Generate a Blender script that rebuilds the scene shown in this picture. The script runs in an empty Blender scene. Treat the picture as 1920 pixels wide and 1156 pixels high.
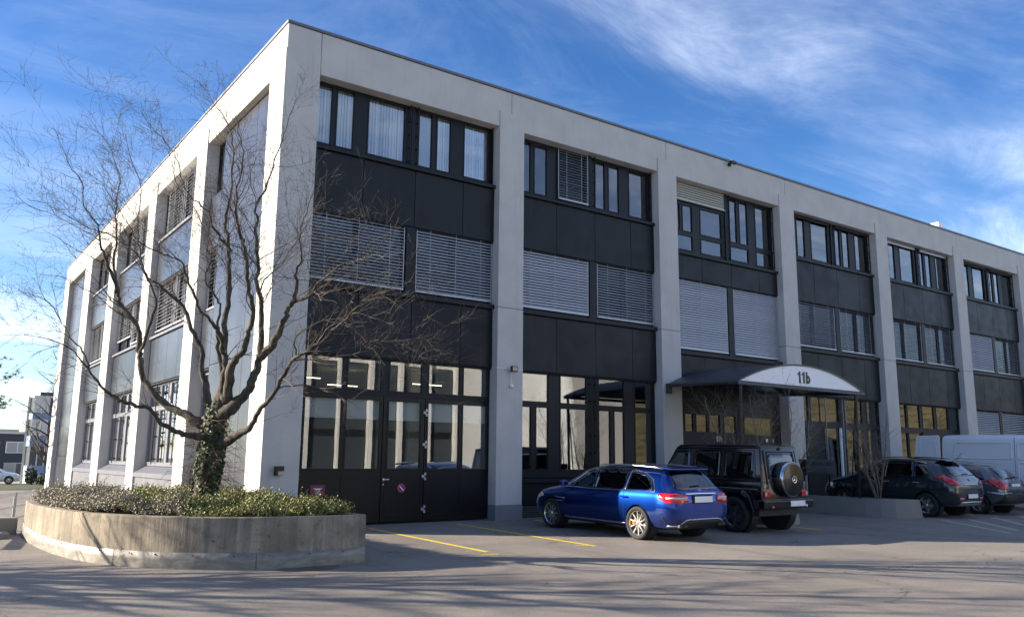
import bpy, bmesh, math, random
from mathutils import Vector, Matrix, noise
from mathutils.geometry import delaunay_2d_cdt
from mathutils.bvhtree import BVHTree
random.seed(11)
R = math.radians
scene = bpy.context.scene
COL = scene.collection

# ------------------------------------------------------------------ camera
cam_d = bpy.data.cameras.new('camera')
cam = bpy.data.objects.new('camera', cam_d); COL.objects.link(cam)
cam_d.sensor_width = 36.0; cam_d.sensor_fit = 'HORIZONTAL'
cam_d.lens = 36.0 * 1576.59 / 1920.0
cam_d.clip_start = 0.05; cam_d.clip_end = 6000
YAW, PITCH, ROLL = R(35.4995), R(10.2626), R(0.55035)
fwd = Vector((math.sin(YAW)*math.cos(PITCH), math.cos(YAW)*math.cos(PITCH), math.sin(PITCH)))
rgt = Vector((math.cos(YAW), -math.sin(YAW), 0)); upv = rgt.cross(fwd)
r2 = rgt*math.cos(ROLL) + upv*math.sin(ROLL); u2 = -rgt*math.sin(ROLL) + upv*math.cos(ROLL)
m = Matrix((r2, u2, -fwd)).transposed().to_4x4(); m.translation = Vector((-6.241, -17.823, 1.466))
cam.matrix_world = m
scene.camera = cam

# ------------------------------------------------------------------ world, sun, exposure
SUN_AZ = Vector((-0.814, 0.581)); SUN_EL = R(19.6)
sun_dir = Vector((SUN_AZ.x*math.cos(SUN_EL), SUN_AZ.y*math.cos(SUN_EL), math.sin(SUN_EL)))
world = bpy.data.worlds.new('World'); scene.world = world; world.use_nodes = True
wn, wl = world.node_tree.nodes, world.node_tree.links
wn.clear()
def N(nodes, typ, **kw):
    n = nodes.new(typ)
    for k, v in kw.items(): setattr(n, k, v)
    return n
out = N(wn, 'ShaderNodeOutputWorld'); bg = N(wn, 'ShaderNodeBackground')
sky = N(wn, 'ShaderNodeTexSky'); sky.sky_type = 'NISHITA'; sky.sun_disc = False
sky.sun_elevation = SUN_EL; sky.sun_rotation = math.atan2(SUN_AZ.x, SUN_AZ.y)
sky.altitude = 450; sky.air_density = 1.0; sky.dust_density = 0.35; sky.ozone_density = 2.6
SKY_STRENGTH = 0.084
bg.inputs['Strength'].default_value = SKY_STRENGTH
tc = N(wn, 'ShaderNodeTexCoord'); sep = N(wn, 'ShaderNodeSeparateXYZ')
wl.new(tc.outputs['Generated'], sep.inputs[0])
def wmath(op, a, b=None, c=None, clamp=False):
    n = N(wn, 'ShaderNodeMath', operation=op); n.use_clamp = clamp
    for i, v in enumerate((a, b, c)):
        if v is None: continue
        if isinstance(v, (int, float)): n.inputs[i].default_value = v
        else: wl.new(v, n.inputs[i])
    return n.outputs[0]
zz = wmath('ADD', wmath('MAXIMUM', sep.outputs['Z'], 0.0), 0.10)
px = wmath('DIVIDE', sep.outputs['X'], zz); py = wmath('DIVIDE', sep.outputs['Y'], zz)
cmb = N(wn, 'ShaderNodeCombineXYZ'); wl.new(px, cmb.inputs[0]); wl.new(py, cmb.inputs[1])
def cloud_noise(rot, scale, loc, detail, dist, rough=0.55):
    mp = N(wn, 'ShaderNodeMapping'); mp.inputs['Rotation'].default_value = (0, 0, R(rot)); mp.inputs['Scale'].default_value = scale
    mp.inputs['Location'].default_value = loc
    wl.new(cmb.outputs[0], mp.inputs[0])
    nz = N(wn, 'ShaderNodeTexNoise'); nz.inputs['Scale'].default_value = 1.0; nz.inputs['Detail'].default_value = detail
    nz.inputs['Roughness'].default_value = rough; nz.inputs['Distortion'].default_value = dist
    wl.new(mp.outputs[0], nz.inputs['Vector']); return nz.outputs['Fac']
def wramp(fac, a, b):
    n = N(wn, 'ShaderNodeMapRange'); n.interpolation_type = 'SMOOTHSTEP'
    n.inputs['From Min'].default_value = a; n.inputs['From Max'].default_value = b
    wl.new(fac, n.inputs['Value']); return n.outputs['Result']
wisps = wramp(cloud_noise(38, (0.9, 1.9, 1), (3.1, 0.4, 0), 12, 1.6, 0.70), 0.40, 0.82)
side = wmath('MULTIPLY', wmath('ADD', wmath('MULTIPLY', sep.outputs['X'], 0.75), wmath('MULTIPLY', sep.outputs['Y'], -0.55)), 0.16)
veil = wramp(wmath('ADD', cloud_noise(20, (0.35, 0.6, 1), (7.4, 2.2, 0), 6, 0.8), side), 0.44, 0.74)
low = wramp(cloud_noise(10, (0.30, 0.8, 1), (1.3, 5.0, 0), 8, 0.5), 0.40, 0.66)
hz = N(wn, 'ShaderNodeMapRange'); hz.inputs['From Min'].default_value = 0.0; hz.inputs['From Max'].default_value = 0.40
hz.inputs['To Min'].default_value = 1.0; hz.inputs['To Max'].default_value = 0.0
wl.new(sep.outputs['Z'], hz.inputs['Value'])
c1 = wmath('MULTIPLY', wisps, wmath('ADD', wmath('MULTIPLY', veil, 0.60), 0.12))
c2 = wmath('MULTIPLY', wmath('MULTIPLY', low, hz.outputs[0]), 0.85)
cl = wmath('MAXIMUM', wmath('MULTIPLY', wmath('ADD', c1, wmath('MULTIPLY', veil, 0.26)), 0.74), c2)
cl = wmath('ADD', cl, wmath('MULTIPLY', wmath('POWER', hz.outputs[0], 3.0), 0.16), clamp=True)
mixc = N(wn, 'ShaderNodeMix', data_type='RGBA'); wl.new(cl, mixc.inputs['Factor'])
hsv = N(wn, 'ShaderNodeHueSaturation'); hsv.inputs['Hue'].default_value = 0.512; hsv.inputs['Saturation'].default_value = 1.28
hsv.inputs['Value'].default_value = 0.88
wl.new(sky.outputs[0], hsv.inputs['Color'])
wl.new(hsv.outputs[0], mixc.inputs['A']); mixc.inputs['B'].default_value = (7.6, 8.2, 9.1, 1)
wl.new(mixc.outputs['Result'], bg.inputs['Color']); wl.new(bg.outputs[0], out.inputs[0])

sun_l = bpy.data.lights.new('sun', 'SUN'); sun_l.energy = 5.0; sun_l.angle = R(0.45); sun_l.color = (1.0, 0.875, 0.71)
sun = bpy.data.objects.new('sun', sun_l); COL.objects.link(sun)
sun.rotation_euler = (-sun_dir).to_track_quat('-Z', 'Y').to_euler(); sun.location = sun_dir*60
scene.view_settings.view_transform = 'Standard'; scene.view_settings.look = 'None'
scene.view_settings.exposure = 1.50; scene.view_settings.gamma = 1.0; scene.view_settings.use_curve_mapping = False

# ------------------------------------------------------------------ materials
def base_mat(name):
    mt = bpy.data.materials.new(name); mt.use_nodes = True
    nt = mt.node_tree; b = nt.nodes['Principled BSDF']; return mt, nt, b
def simple(name, col, rough=0.5, metal=0.0, coat=0.0, bump=0.0, bscale=60.0, var=0.0, vscale=3.0, spec=0.5, emit=None):
    mt, nt, b = base_mat(name)
    b.inputs['Base Color'].default_value = (*col, 1); b.inputs['Roughness'].default_value = rough
    b.inputs['Metallic'].default_value = metal; b.inputs['Coat Weight'].default_value = coat
    b.inputs['Coat Roughness'].default_value = 0.03; b.inputs['Specular IOR Level'].default_value = spec
    tcn = nt.nodes.new('ShaderNodeTexCoord')
    if var > 0:
        nz = nt.nodes.new('ShaderNodeTexNoise'); nz.inputs['Scale'].default_value = vscale; nz.inputs['Detail'].default_value = 6
        nt.links.new(tcn.outputs['Object'], nz.inputs['Vector'])
        cr = nt.nodes.new('ShaderNodeValToRGB')
        cr.color_ramp.elements[0].position = 0.3; cr.color_ramp.elements[1].position = 0.7
        cr.color_ramp.elements[0].color = (*[c*(1-var) for c in col], 1); cr.color_ramp.elements[1].color = (*[min(1, c*(1+var)) for c in col], 1)
        nt.links.new(nz.outputs['Fac'], cr.inputs['Fac']); nt.links.new(cr.outputs['Color'], b.inputs['Base Color'])
    if bump > 0:
        nz = nt.nodes.new('ShaderNodeTexNoise'); nz.inputs['Scale'].default_value = bscale; nz.inputs['Detail'].default_value = 4
        nt.links.new(tcn.outputs['Object'], nz.inputs['Vector'])
        bp = nt.nodes.new('ShaderNodeBump'); bp.inputs['Strength'].default_value = bump; bp.inputs['Distance'].default_value = 0.01
        nt.links.new(nz.outputs['Fac'], bp.inputs['Height']); nt.links.new(bp.outputs[0], b.inputs['Normal'])
    if emit:
        b.inputs['Emission Color'].default_value = (*emit[0], 1); b.inputs['Emission Strength'].default_value = emit[1]
    return mt
def mixrgb(nt, fac, a, b_, mode='MIX'):
    n = nt.nodes.new('ShaderNodeMix'); n.data_type = 'RGBA'; n.blend_type = mode
    for key, v in (('Factor', fac), ('A', a), ('B', b_)):
        if isinstance(v, (int, float)): n.inputs[key].default_value = v
        elif isinstance(v, tuple): n.inputs[key].default_value = (*v, 1)
        else: nt.links.new(v, n.inputs[key])
    return n.outputs['Result']
def tex_noise(nt, vec, scale, detail=5, rough=0.55, dist=0.0, msc=None):
    if msc is not None:
        mp = nt.nodes.new('ShaderNodeMapping'); mp.inputs['Scale'].default_value = msc
        nt.links.new(vec, mp.inputs[0]); vec = mp.outputs[0]
    nz = nt.nodes.new('ShaderNodeTexNoise'); nz.inputs['Scale'].default_value = scale; nz.inputs['Detail'].default_value = detail
    nz.inputs['Roughness'].default_value = rough; nz.inputs['Distortion'].default_value = dist
    nt.links.new(vec, nz.inputs['Vector']); return nz.outputs['Fac']
def ramp(nt, fac, lo, hi, tmin=0.0, tmax=1.0):
    n = nt.nodes.new('ShaderNodeMapRange'); n.interpolation_type = 'SMOOTHSTEP'
    n.inputs['From Min'].default_value = lo; n.inputs['From Max'].default_value = hi
    n.inputs['To Min'].default_value = tmin; n.inputs['To Max'].default_value = tmax
    nt.links.new(fac, n.inputs['Value']); return n.outputs['Result']
def bump_to(nt, b, h, strength, dist=0.01):
    bp = nt.nodes.new('ShaderNodeBump'); bp.inputs['Strength'].default_value = strength; bp.inputs['Distance'].default_value = dist
    nt.links.new(h, bp.inputs['Height']); nt.links.new(bp.outputs[0], b.inputs['Normal'])

M = {}
# facade concrete: cast stone with fine aggregate, soft blotches and rain streaks
def facade_concrete(name, base, streak=0.10):
    mt, nt, b = base_mat(name); tcn = nt.nodes.new('ShaderNodeTexCoord'); v = tcn.outputs['Object']
    c = mixrgb(nt, ramp(nt, tex_noise(nt, v, 1.3, 6), 0.3, 0.7), tuple(x*0.93 for x in base), tuple(min(1, x*1.04) for x in base))
    c = mixrgb(nt, ramp(nt, tex_noise(nt, v, 95, 3, 0.7), 0.50, 0.66, 0, 0.30), c, tuple(x*0.55 for x in base))
    st = ramp(nt, tex_noise(nt, v, 1.0, 5, 0.6, 0.2, (9, 9, 0.35)), 0.52, 0.78, 0, streak*3)
    c = mixrgb(nt, st, c, tuple(x*0.62 for x in base))
    nt.links.new(c, b.inputs['Base Color']); b.inputs['Roughness'].default_value = 0.85
    bump_to(nt, b, tex_noise(nt, v, 70, 4, 0.7), 0.35, 0.008); return mt
M['facade'] = facade_concrete('facade_concrete', (0.55, 0.525, 0.495), 0.12)
M['facade_base'] = facade_concrete('facade_plinth', (0.20, 0.205, 0.215))
def board_concrete():
    mt, nt, b = base_mat('board_marked_concrete'); tcn = nt.nodes.new('ShaderNodeTexCoord'); v = tcn.outputs['Object']
    base = (0.27, 0.245, 0.205)
    c = mixrgb(nt, ramp(nt, tex_noise(nt, v, 1.6, 7, 0.6), 0.3, 0.7), (0.18, 0.15, 0.11), (0.37, 0.31, 0.225))
    brd = tex_noise(nt, v, 1.0, 2, 0.5, 0, (5.0, 5.0, 0.05))
    c = mixrgb(nt, ramp(nt, brd, 0.40, 0.58, 0, 0.45), c, (0.13, 0.115, 0.09))
    st = ramp(nt, tex_noise(nt, v, 1.0, 6, 0.65, 0.4, (13, 13, 0.8)), 0.50, 0.72, 0, 0.55)
    c = mixrgb(nt, st, c, (0.085, 0.078, 0.066))
    lt = ramp(nt, tex_noise(nt, v, 1.0, 6, 0.65, 0.4, (21, 21, 1.3)), 0.56, 0.72, 0, 0.55)
    c = mixrgb(nt, lt, c, (0.42, 0.39, 0.34))
    c = mixrgb(nt, ramp(nt, tex_noise(nt, v, 2.6, 8, 0.7, 0.8), 0.52, 0.68, 0, 0.65), c, (0.105, 0.098, 0.078))
    c = mixrgb(nt, ramp(nt, tex_noise(nt, v, 60, 4, 0.7), 0.5, 0.68, 0, 0.45), c, (0.11, 0.10, 0.08))
    c = mixrgb(nt, ramp(nt, tex_noise(nt, v, 17, 3, 0.6), 0.66, 0.70, 0, 0.8), c, (0.05, 0.045, 0.035))
    nt.links.new(c, b.inputs['Base Color']); b.inputs['Roughness'].default_value = 0.9
    bump_to(nt, b, tex_noise(nt, v, 1.0, 3, 0.7, 0, (30, 30, 4)), 0.5, 0.012); return mt
M['board'] = board_concrete()
M['rough_concrete'] = facade_concrete('rough_concrete', (0.27, 0.255, 0.225), 0.16)
def zinc():
    mt, nt, b = base_mat('weathered_sheet_metal'); v = nt.nodes.new('ShaderNodeTexCoord').outputs['Object']
    c = mixrgb(nt, ramp(nt, tex_noise(nt, v, 2.2, 6, 0.6, 0.8, (1, 1, 3)), 0.3, 0.7), (0.16, 0.15, 0.13), (0.28, 0.26, 0.225))
    c = mixrgb(nt, ramp(nt, tex_noise(nt, v, 9, 6, 0.7), 0.56, 0.74, 0, 0.5), c, (0.10, 0.09, 0.075))
    nt.links.new(c, b.inputs['Base Color']); b.inputs['Metallic'].default_value = 0.25
    nt.links.new(ramp(nt, tex_noise(nt, v, 5, 5), 0.3, 0.7, 0.42, 0.65), b.inputs['Roughness'])
    bump_to(nt, b, tex_noise(nt, v, 2.6, 3, 0.5, 0.5), 0.5, 0.05); return mt
M['zinc'] = zinc()
def asphalt():
    mt, nt, b = base_mat('asphalt'); v = nt.nodes.new('ShaderNodeTexCoord').outputs['Object']
    c = mixrgb(nt, ramp(nt, tex_noise(nt, v, 0.35, 8, 0.6), 0.3, 0.7), (0.215, 0.190, 0.162), (0.30, 0.264, 0.224))
    c = mixrgb(nt, ramp(nt, tex_noise(nt, v, 1.0, 6, 0.6, 0.3, (0.25, 1.6, 1)), 0.45, 0.75, 0, 0.45), c, (0.34, 0.31, 0.27))
    c = mixrgb(nt, ramp(nt, tex_noise(nt, v, 190, 3, 0.8), 0.45, 0.62, 0, 0.45), c, (0.07, 0.066, 0.062))
    c = mixrgb(nt, ramp(nt, tex_noise(nt, v, 120, 2, 0.8), 0.60, 0.70, 0, 0.55), c, (0.36, 0.34, 0.31))
    c = mixrgb(nt, ramp(nt, tex_noise(nt, v, 0.9, 8, 0.7, 1.0), 0.60, 0.72, 0, 0.45), c, (0.085, 0.08, 0.075))
    c = mixrgb(nt, ramp(nt, tex_noise(nt, v, 26, 5, 0.85), 0.44, 0.62, 0, 0.42), c, (0.10, 0.092, 0.08))
    tk = ramp(nt, tex_noise(nt, v, 1.0, 3, 0.5, 0.15, (1.6, 0.10, 1)), 0.55, 0.70, 0, 0.35)
    c = mixrgb(nt, tk, c, (0.11, 0.10, 0.088))
    vor = nt.nodes.new('ShaderNodeTexVoronoi'); vor.feature = 'DISTANCE_TO_EDGE'; vor.inputs['Scale'].default_value = 0.33
    wp = nt.nodes.new('ShaderNodeVectorMath'); wp.operation = 'ADD'
    nzv = nt.nodes.new('ShaderNodeTexNoise'); nzv.inputs['Scale'].default_value = 1.4; nzv.inputs['Detail'].default_value = 6
    nt.links.new(v, nzv.inputs['Vector']); nt.links.new(v, wp.inputs[0]); nt.links.new(nzv.outputs['Color'], wp.inputs[1])
    nt.links.new(wp.outputs[0], vor.inputs['Vector'])
    crack = ramp(nt, vor.outputs['Distance'], 0.0, 0.007, 1.0, 0.0)
    mk = nt.nodes.new('ShaderNodeMath'); mk.operation = 'MULTIPLY'; nt.links.new(crack, mk.inputs[0])
    nt.links.new(ramp(nt, tex_noise(nt, v, 0.25, 3), 0.48, 0.56, 0, 0.7), mk.inputs[1])
    c = mixrgb(nt, mk.outputs[0], c, (0.035, 0.033, 0.03))
    nt.links.new(c, b.inputs['Base Color'])
    nt.links.new(ramp(nt, tex_noise(nt, v, 0.9, 8, 0.7, 1.0), 0.5, 0.7, 0.78, 0.5), b.inputs['Roughness'])
    bump_to(nt, b, tex_noise(nt, v, 150, 4, 0.8), 0.55, 0.012); return mt
M['asphalt'] = asphalt()
def paint_line(name, col):
    mt, nt, b = base_mat(name); v = nt.nodes.new('ShaderNodeTexCoord').outputs['Object']
    c = mixrgb(nt, ramp(nt, tex_noise(nt, v, 22, 6, 0.75), 0.50, 0.66, 0, 0.75), col, (0.16, 0.15, 0.12))
    nt.links.new(c, b.inputs['Base Color']); b.inputs['Roughness'].default_value = 0.7; return mt
M['yellow'] = paint_line('yellow_road_paint', (0.78, 0.60, 0.03))
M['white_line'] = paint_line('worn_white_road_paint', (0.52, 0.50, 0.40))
def panel_mat():
    mt, nt, b = base_mat('anthracite_panel'); v = nt.nodes.new('ShaderNodeTexCoord').outputs['Object']; oi = nt.nodes.new('ShaderNodeObjectInfo')
    c = mixrgb(nt, oi.outputs['Random'], (0.0085, 0.0095, 0.013), (0.0125, 0.0135, 0.017))
    c = mixrgb(nt, ramp(nt, tex_noise(nt, v, 1.0, 6, 0.65, 0.3, (5, 5, 0.4)), 0.50, 0.80, 0, 0.35), c, (0.035, 0.034, 0.033))
    nt.links.new(c, b.inputs['Base Color']); b.inputs['Specular IOR Level'].default_value = 0.22
    nt.links.new(ramp(nt, tex_noise(nt, v, 2.0, 5), 0.3, 0.7, 0.36, 0.50), b.inputs['Roughness']); bump_to(nt, b, tex_noise(nt, v, 0.8, 2), 0.15, 0.02); return mt
M['panel'] = panel_mat()
M['light_streak'] = paint_line('faint_light_streak', (0.40, 0.38, 0.32))  # tone of the light streaks painted on the asphalt
M['panel_side'] = simple('sheen_paled_panel', (0.046, 0.050, 0.064), 0.24, metal=0.3, var=0.35, vscale=0.9, bump=0.12, bscale=2)  # paler copy of the anthracite, low sun's sheen put into the colour
M['sill_side'] = simple('pale_metal_sill', (0.15, 0.153, 0.175), 0.4, metal=0.2, var=0.12, vscale=2)
M['frame'] = simple('anthracite_frame', (0.012, 0.0135, 0.017), 0.42, spec=0.22)
M['frame_side'] = simple('glare_grey_frame', (0.17, 0.175, 0.20), 0.4)  # left ground-floor frames: sun glare on anthracite painted in as grey
M['gate'] = simple('black_gate_paint', (0.005, 0.0052, 0.006), 0.36, var=0.2, vscale=1.5, spec=0.3)
M['dark'] = simple('dark_gap', (0.006, 0.006, 0.007), 0.8)
M['coping'] = simple('dark_coping_metal', (0.13, 0.135, 0.145), 0.4, metal=0.6)
M['slat'] = simple('aluminium_slat', (0.50, 0.52, 0.56), 0.38, metal=0.25)
M['slat_cream'] = simple('cream_slat', (0.50, 0.48, 0.40), 0.5)
M['vblind'] = simple('white_fabric_blind', (0.80, 0.81, 0.82), 0.85)
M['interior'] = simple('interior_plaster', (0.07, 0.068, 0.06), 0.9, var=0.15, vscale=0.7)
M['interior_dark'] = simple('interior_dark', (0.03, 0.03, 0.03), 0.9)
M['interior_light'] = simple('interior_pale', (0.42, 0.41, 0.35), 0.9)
M['tube'] = simple('lit_ceiling_tube', (0.9, 0.85, 0.7), 0.5, emit=((1.0, 0.83, 0.55), 3.0))
M['metal'] = simple('bright_metal', (0.62, 0.62, 0.62), 0.25, metal=1.0)
M['steel_grey'] = simple('galvanised_steel', (0.42, 0.43, 0.44), 0.45, metal=0.6, var=0.15, vscale=9)
M['white'] = simple('white_paint', (0.88, 0.88, 0.88), 0.4)
M['canopy'] = simple('dark_canopy_sheet', (0.045, 0.05, 0.06), 0.45, var=0.15, vscale=2)
M['black'] = simple('black_paint', (0.008, 0.008, 0.009), 0.4)
M['soil'] = simple('soil', (0.05, 0.038, 0.026), 0.95, var=0.4, vscale=9, bump=0.6, bscale=40)
M['maroon'] = simple('maroon_sign', (0.16, 0.018, 0.045), 0.45)
M['sign_red'] = simple('sign_red', (0.62, 0.02, 0.06), 0.4)
M['sign_blue'] = simple('sign_blue', (0.03, 0.04, 0.22), 0.4)
M['bronze'] = simple('dark_bronze', (0.035, 0.025, 0.018), 0.4, metal=0.4)
M['frosted'] = simple('frosted_lamp_glass', (0.5, 0.45, 0.38), 0.5)
def glass_mat(name, tint, refl=0.0, rough=0.0):
    mt = bpy.data.materials.new(name); mt.use_nodes = True; nt = mt.node_tree; nt.nodes.clear()
    o = nt.nodes.new('ShaderNodeOutputMaterial'); mx = nt.nodes.new('ShaderNodeMixShader')
    g = nt.nodes.new('ShaderNodeBsdfGlossy'); g.inputs['Roughness'].default_value = rough; g.inputs['Color'].default_value = (0.95, 0.97, 1, 1)
    t = nt.nodes.new('ShaderNodeBsdfTransparent'); t.inputs['Color'].default_value = (*tint, 1)
    fr = nt.nodes.new('ShaderNodeFresnel'); fr.inputs['IOR'].default_value = 1.55
    v = nt.nodes.new('ShaderNodeTexCoord').outputs['Object']
    h = tex_noise(nt, v, 0.9, 2, 0.5); bp = nt.nodes.new('ShaderNodeBump'); bp.inputs['Strength'].default_value = 0.05; bp.inputs['Distance'].default_value = 0.01
    nt.links.new(h, bp.inputs['Height']); nt.links.new(bp.outputs[0], g.inputs['Normal'])
    ma = nt.nodes.new('ShaderNodeMath'); ma.operation = 'MULTIPLY_ADD'; ma.use_clamp = True
    ma.inputs[1].default_value = 1.6; ma.inputs[2].default_value = refl
    nt.links.new(fr.outputs[0], ma.inputs[0]); nt.links.new(ma.outputs[0], mx.inputs[0])
    nt.links.new(t.outputs[0], mx.inputs[1]); nt.links.new(g.outputs[0], mx.inputs[2]); nt.links.new(mx.outputs[0], o.inputs[0])
    return mt
M['glass'] = glass_mat('window_glass', (0.84, 0.87, 0.87), 0.05)
M['glass_dark'] = glass_mat('dark_tinted_glass', (0.10, 0.11, 0.11), 0.10)
M['car_glass'] = glass_mat('car_glass', (0.04, 0.045, 0.05), 0.03)
def bark(name, a, b_):
    mt, nt, b = base_mat(name); v = nt.nodes.new('ShaderNodeTexCoord').outputs['Object']
    c = mixrgb(nt, ramp(nt, tex_noise(nt, v, 14, 6, 0.65, 0.5, (1, 1, 0.25)), 0.35, 0.65), a, b_)
    c = mixrgb(nt, ramp(nt, tex_noise(nt, v, 4, 4, 0.6), 0.58, 0.70, 0, 0.5), c, (0.10, 0.11, 0.035))
    nt.links.new(c, b.inputs['Base Color']); b.inputs['Roughness'].default_value = 0.9
    bump_to(nt, b, tex_noise(nt, v, 20, 5, 0.7, 0.5, (1, 1, 0.3)), 0.8, 0.02); return mt
M['bark'] = bark('bark', (0.030, 0.025, 0.019), (0.10, 0.086, 0.066))
M['twig'] = simple('twig_bark', (0.088, 0.073, 0.058), 0.85, var=0.35, vscale=3)
M['shrub_twig'] = simple('shrub_twig_bark', (0.20, 0.16, 0.115), 0.85, var=0.3, vscale=4)
M['twig_dark'] = simple('dark_twig_bark', (0.075, 0.055, 0.042), 0.85, var=0.3, vscale=3)
M['dead'] = simple('dead_stems', (0.17, 0.11, 0.075), 0.9, var=0.3, vscale=5)
def leafmat(name, a, b_, sc, rough=0.6):
    mt, nt, b = base_mat(name); v = nt.nodes.new('ShaderNodeTexCoord').outputs['Object']
    c = mixrgb(nt, ramp(nt, tex_noise(nt, v, sc, 4, 0.7), 0.35, 0.65), a, b_)
    oi = nt.nodes.new('ShaderNodeNewGeometry')
    c = mixrgb(nt, ramp(nt, oi.outputs['Random Per Island'], 0, 1, 0, 0.5), c, tuple(min(1, x*1.9) for x in b_))
    nt.links.new(c, b.inputs['Base Color']); b.inputs['Roughness'].default_value = rough; return mt
M['ivy'] = leafmat('ivy_leaf', (0.009, 0.018, 0.006), (0.028, 0.046, 0.012), 6, 0.65)
M['juniper'] = leafmat('juniper_sprig', (0.07, 0.082, 0.022), (0.19, 0.185, 0.055), 2.5)
M['lavender'] = leafmat('dry_lavender', (0.135, 0.125, 0.09), (0.24, 0.215, 0.155), 2.5)
M['pine'] = leafmat('pine_needle', (0.010, 0.024, 0.014), (0.022, 0.045, 0.02), 3)
M['bush'] = leafmat('bush_leaf', (0.012, 0.022, 0.010), (0.03, 0.05, 0.02), 3)
def hill_mat():
    mt, nt, b = base_mat('dry_grass_slope'); v = nt.nodes.new('ShaderNodeTexCoord').outputs['Object']
    c = mixrgb(nt, ramp(nt, tex_noise(nt, v, 0.05, 7, 0.6, 0.4), 0.38, 0.60), (0.175, 0.165, 0.055), (0.26, 0.20, 0.095))
    c = mixrgb(nt, ramp(nt, tex_noise(nt, v, 0.22, 8, 0.75, 0.6), 0.46, 0.62, 0, 0.85), c, (0.035, 0.038, 0.016))
    nt.links.new(c, b.inputs['Base Color']); b.inputs['Roughness'].default_value = 0.95; return mt
M['hill'] = hill_mat()
M['verge'] = simple('roadside_grass', (0.05, 0.062, 0.02), 0.95, var=0.4, vscale=1.5, bump=0.8, bscale=30)
M['bg_dark'] = simple('dark_blue_cladding', (0.035, 0.038, 0.06), 0.5)
M['bg_white'] = simple('cream_render', (0.62, 0.60, 0.54), 0.7)
M['bg_blue'] = simple('pale_blue_cladding', (0.19, 0.27, 0.40), 0.5)
M['bg_glass'] = simple('far_window_glass', (0.05, 0.06, 0.07), 0.15, spec=0.5)
M['bg_shade'] = simple('far_blind', (0.42, 0.42, 0.38), 0.7)
M['rubber'] = simple('tyre_rubber', (0.012, 0.012, 0.013), 0.75, bump=0.15, bscale=90)
M['rim_silver'] = simple('silver_alloy', (0.68, 0.66, 0.62), 0.22, metal=0.85)
M['rim_dark'] = simple('grey_alloy', (0.20, 0.20, 0.22), 0.28, metal=0.85)
M['blue_paint'] = simple('metallic_blue_paint', (0.001, 0.036, 0.26), 0.30, metal=0.92, coat=1.0)
M['black_car'] = simple('black_car_paint', (0.005, 0.005, 0.006), 0.16, coat=0.35, spec=0.4)
M['grey_car'] = simple('dark_blue_grey_paint', (0.022, 0.032, 0.042), 0.22, metal=0.4, coat=1.0)
M['grey_car2'] = simple('mid_grey_paint', (0.12, 0.13, 0.145), 0.22, metal=0.4, coat=1.0)
M['van_white'] = simple('white_van_paint', (0.80, 0.81, 0.83), 0.3, coat=0.4, var=0.04, vscale=0.8)
M['plastic'] = simple('dark_plastic', (0.018, 0.018, 0.02), 0.55)
M['chrome'] = simple('chrome', (0.85, 0.85, 0.86), 0.10, metal=1.0)
M['satin'] = simple('satin_trim', (0.55, 0.56, 0.58), 0.3, metal=0.8)
M['plate'] = simple('white_number_plate', (0.88, 0.88, 0.88), 0.4)
M['tail'] = simple('red_tail_lamp', (0.52, 0.006, 0.012), 0.10, coat=1.0)
M['tail_clear'] = simple('clear_lamp_insert', (0.75, 0.55, 0.50), 0.12, coat=1.0)
M['amber'] = simple('orange_brake_caliper', (0.75, 0.25, 0.03), 0.4)
M['brushed'] = simple('brushed_cover_metal', (0.45, 0.47, 0.50), 0.18, metal=1.0)

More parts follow.
